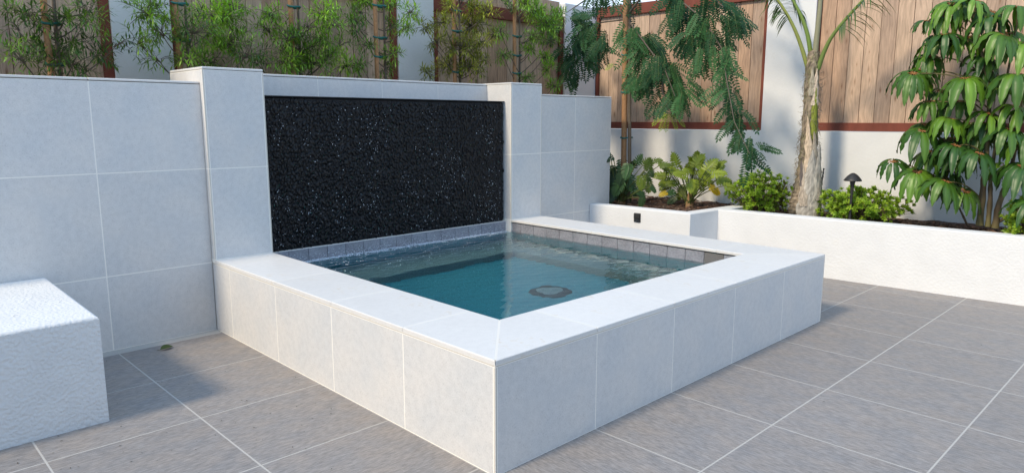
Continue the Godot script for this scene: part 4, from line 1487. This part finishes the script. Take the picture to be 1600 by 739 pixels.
func build_philodendrons() -> void:
	var right := basis_cam.x
	var up := Vector3.UP
	var fwd := (-basis_cam.z * Vector3(1, 0, 1)).normalized()
	for kind in 2:
		var X: float = [4.75, 4.35][kind]
		var foot: Vector3 = onx(X, [1078, 968][kind], 312)
		foot.y = 0.45
		var t := thing("philodendron", ["yellow green split leaf philodendron spreading over the mulch", "dark green split leaf philodendron under the feathery tree"][kind], "plant", foot)
		# leaf tips: u, v of the blade base, length, colour tone, direction
		var leaves := []
		if kind == 0:
			leaves = [[1040, 275, 0.19, 0.6, 200], [1052, 266, 0.2, 0.8, 220], [1066, 270, 0.2, 0.7, 250], [1078, 262, 0.2, 0.9, 265], [1092, 262, 0.2, 1.0, 280], [1104, 266, 0.2, 0.8, 300], [1112, 272, 0.2, 0.9, 330], [1122, 280, 0.18, 0.7, 350], [1060, 285, 0.17, 0.6, 190], [1048, 290, 0.16, 0.5, 175], [1085, 282, 0.18, 1.0, 90], [1070, 290, 0.16, 0.7, 120], [1100, 280, 0.18, 0.8, 20], [1042, 300, 0.12, 2.0, 170], [1112, 292, 0.15, 2.0, 30], [1096, 272, 0.18, 0.9, 60], [1075, 275, 0.2, 0.8, 210], [1115, 266, 0.17, 0.6, 320], [1056, 308, 0.14, -0.5, 150], [1045, 268, 0.15, 0.5, 230], [1088, 254, 0.16, 0.8, 270]]
		else:
			leaves = [[962, 260, 0.2, -0.2, 100], [972, 250, 0.2, -0.4, 90], [955, 280, 0.2, -0.4, 110], [970, 285, 0.22, -0.2, 95], [984, 275, 0.2, -0.3, 80], [962, 295, 0.18, -0.4, 120], [980, 300, 0.18, 0.0, 85], [1005, 258, 0.15, 0.2, 300], [1020, 252, 0.15, 0.3, 330], [1014, 262, 0.14, 0.1, 60], [1002, 275, 0.18, 0.5, 85], [995, 255, 0.14, 0.0, 290], [958, 245, 0.14, -0.4, 170], [955, 262, 0.13, -0.4, 190], [1018, 292, 0.10, -0.4, 40], [975, 265, 0.2, -0.1, 110], [950, 300, 0.2, -0.3, 120], [988, 290, 0.16, -0.1, 70], [1004, 300, 0.12, 0.0, 90]]
		var st := MB.new()
		var lf := MB.new()
		leaves = leaves + leaves.map(func(q): return [q[0] + rng.randf_range(-14, 14), q[1] + rng.randf_range(-10, 10), q[2], q[3], q[4] + rng.randf_range(-30, 30)] if q[3] < 1.5 else q)
		for l in leaves:
			var x := X + rng.randf_range(-0.22, 0.18)
			var p := onx(x, l[0], l[1]) - foot
			var an := deg_to_rad(l[4])
			var dir := right * cos(an) + Vector3.DOWN * sin(an) + fwd * rng.randf_range(-0.7, 0.3)
			var tone: float = l[3]
			var col := Color(0.028, 0.072, 0.018).lerp(Color(0.27, 0.35, 0.03), clampf(tone, 0.0, 1.0))
			if tone < 0.0: col = Color(0.022, 0.058, 0.018).lerp(Color(0.05, 0.12, 0.03), rng.randf())
			if tone > 1.5: col = Color(0.50, 0.36, 0.02)
			add_tube(st, bend_points(Vector3(rng.randf_range(-0.03, 0.03), 0.03, rng.randf_range(-0.03, 0.03)), p, Vector3(0, 0.03, 0), 6), taper(0.006, 0.004, 6), 5, Color(0.10, 0.13, 0.035))
			lobed_leaf(lf, p, dir, (up * 0.8 - fwd * 0.8).normalized(), (l[2] as float) * 0.78, col, 0.9)
		# stump of the old stem
		add_tube(st, [Vector3(0, -0.02, 0), Vector3(0.01, 0.08, 0), Vector3(0.02, 0.16, 0.01)], [0.045, 0.04, 0.03], 9, Color(0.28, 0.17, 0.08), 0.15)
		part("stalks", st.mesh(), M.cane, t)
		part("leaves", lf.mesh(), M.leaf, t)

func build_bushes() -> void:
	# u, v centre, half width px, half height px, x, label
	var list := [
		[1188, 300, 50, 30, 4.80, "low round bright green bush beside the philodendron and palm"],
		[1342, 321, 62, 23, 4.82, "wide low bright green bush around the black path light"],
		[1612, 342, 26, 26, 4.80, "small green bush under the umbrella plant's outer stem"],
	]
	for b in list:
		var X: float = b[4]
		var c := onx(X + 0.05, b[0], b[1])
		var foot := Vector3(c.x, 0.45, c.z)
		var t := thing("low_bush", b[5], "bush", foot, 0.0, "low green bushes in the planter")
		var hw: float = b[2] / 164.0
		var hh: float = b[3] / 164.0
		var lf := MB.new()
		var st := MB.new()
		var n := int(hw * 1700.0)
		var cy := c.y - 0.45
		for k in n:
			var d := rand_dir()
			if d.y < -0.95: d.y = -d.y
			var rr := pow(rng.randf(), 0.35) * (1.0 + 0.22 * sin(d.x * 7.0 + d.z * 9.0 + b[0]))
			var p := Vector3(d.x * 0.22, cy + d.y * hh * rr, d.z * hw * rr)
			p.x = d.x * 0.24 * rr
			var od := (d + Vector3.UP * 0.7 + rand_dir() * 0.35).normalized()
			if k % 3 == 0:
				add_tube(st, bend_points(Vector3(p.x * 0.2, 0.0, p.z * 0.25), p, Vector3(0, 0.01, 0), 4), taper(0.004, 0.002, 4), 4, Color(0.14, 0.10, 0.06))
			var ax := od.cross(Vector3(0.3, 0.1, 0.9)).normalized()
			var ay := od.cross(ax)
			var tone := rng.randf()
			var col := Color(0.17, 0.31, 0.025).lerp(Color(0.42, 0.58, 0.06), tone * 0.8 + 0.1)
			var m := rng.randi_range(8, 11)
			for q in m:
				var an := q * 2.4
				var tilt := lerpf(0.35, 1.15, float(q) / m)
				var ld := od * cos(tilt) + (ax * cos(an) + ay * sin(an)) * sin(tilt)
				add_leaf(lf, p, ld, od, rng.randf_range(0.030, 0.048), 0.0165, jitter(col, 0.15), 2, 0.2, 0.15, 0.62)
		part("twigs", st.mesh(), M.cane, t)
		part("crown", lf.mesh(), M.leaf, t)
	# the dry brown tuft at the side of the first bush
	var dt := MB.new()
	var f := onx(4.86, 1222, 300)
	f.y = 0.45
	var o := thing("dry_tuft", "withered brown tuft between green bush and palm trunk", "plant", f)
	for k in 220:
		var d := (rand_dir() + Vector3.UP * 1.1).normalized()
		var p := Vector3(d.x * 0.09, 0.08 + rng.randf() * 0.22, d.z * 0.09)
		add_leaf(dt, p, d, Vector3.UP, rng.randf_range(0.03, 0.06), 0.01, jitter(Color(0.11, 0.075, 0.035), 0.3), 2, 0.4, 0.2, 0.5)
	part("leaves", dt.mesh(), M.leaf_matt, o)

# ------------------------------------------------------------------ small things
func build_small_things() -> void:
	var X := 4.66
	var hd := onx(X, 1333.5, 282)
	var t := thing("path_light", "black mushroom topped path light in the planter bush", "path light", Vector3(hd.x, 0.45, hd.z))
	var hy := hd.y - 0.45
	var mb := MB.new()
	lathe(mb, [Vector2(0.015, 0.0), Vector2(0.011, hy * 0.3), Vector2(0.011, hy * 0.7), Vector2(0.017, hy * 0.9), Vector2(0.026, hy + 0.005)], 16)
	part("stem", mb.mesh(), M.bronze, t)
	var hm := MB.new()
	lathe(hm, [Vector2(0.0, hy - 0.002), Vector2(0.071, hy - 0.004), Vector2(0.074, hy + 0.001), Vector2(0.066, hy + 0.014), Vector2(0.045, hy + 0.040), Vector2(0.026, hy + 0.056), Vector2(0.012, hy + 0.064), Vector2(0.0, hy + 0.066)], 26)
	part("hood", hm.mesh(), M.bronze, t)
	# one fallen leaf, and specks of plant litter
	var lp := ony(0.004, 258, 546)
	var lm := MB.new()
	add_leaf(lm, Vector3.ZERO, Vector3(0.9, 0.12, -0.3), Vector3(0.15, 1, 0.3), 0.085, 0.042, Color(0.06, 0.09, 0.03), 5, 0.4, 0.35, 0.45)
	add_tube(lm, [Vector3.ZERO, Vector3(-0.02, 0.002, 0.008)], [0.0012, 0.001], 4, Color(0.08, 0.07, 0.03))
	var lo := part("fallen_leaf", lm.mesh(), M.leaf_matt, self, lp + Vector3(-0.03, 0.006, 0))
	tag(lo, "curled green fallen leaf on the shaded floor tiles", "leaf")
	var db := MB.new()
	for k in 130:
		var p := ony(0.001, rng.randf_range(0, 520), rng.randf_range(545, 735))
		if k > 100:
			p = Vector3(rng.randf_range(-0.5, 4.2), 0.001, rng.randf_range(0.1, 1.8))
		elif p.z < -2.6 or (p.x < -0.9 and p.z < -1.6) or p.x > -0.05:
			continue
		var a := rng.randf_range(0, TAU)
		var s := rng.randf_range(0.003, 0.009)
		add_leaf(db, p + Vector3(0, 0.0015, 0), Vector3(cos(a), 0.05, sin(a)), Vector3.UP, s * 1.6, s * 0.6, jitter(Color(0.035, 0.03, 0.022), 0.4), 2, 0.0, 0.4, 0.5)
	for k in 26:
		var p := Vector3(rng.randf_range(-1.6, -0.97), 0.499, rng.randf_range(-2.6, -1.65))
		var a := rng.randf_range(0, TAU)
		var s := rng.randf_range(0.003, 0.007)
		add_leaf(db, p, Vector3(cos(a), 0.05, sin(a)), Vector3.UP, s * 1.6, s * 0.6, jitter(Color(0.07, 0.06, 0.045), 0.4), 2, 0.0, 0.4, 0.5)
	var d := part("plant_litter", db.mesh(), M.leaf_matt, self)
	stuff(d)
	tag(d, "tiny dark specks of plant litter on floor and bench", "litter")
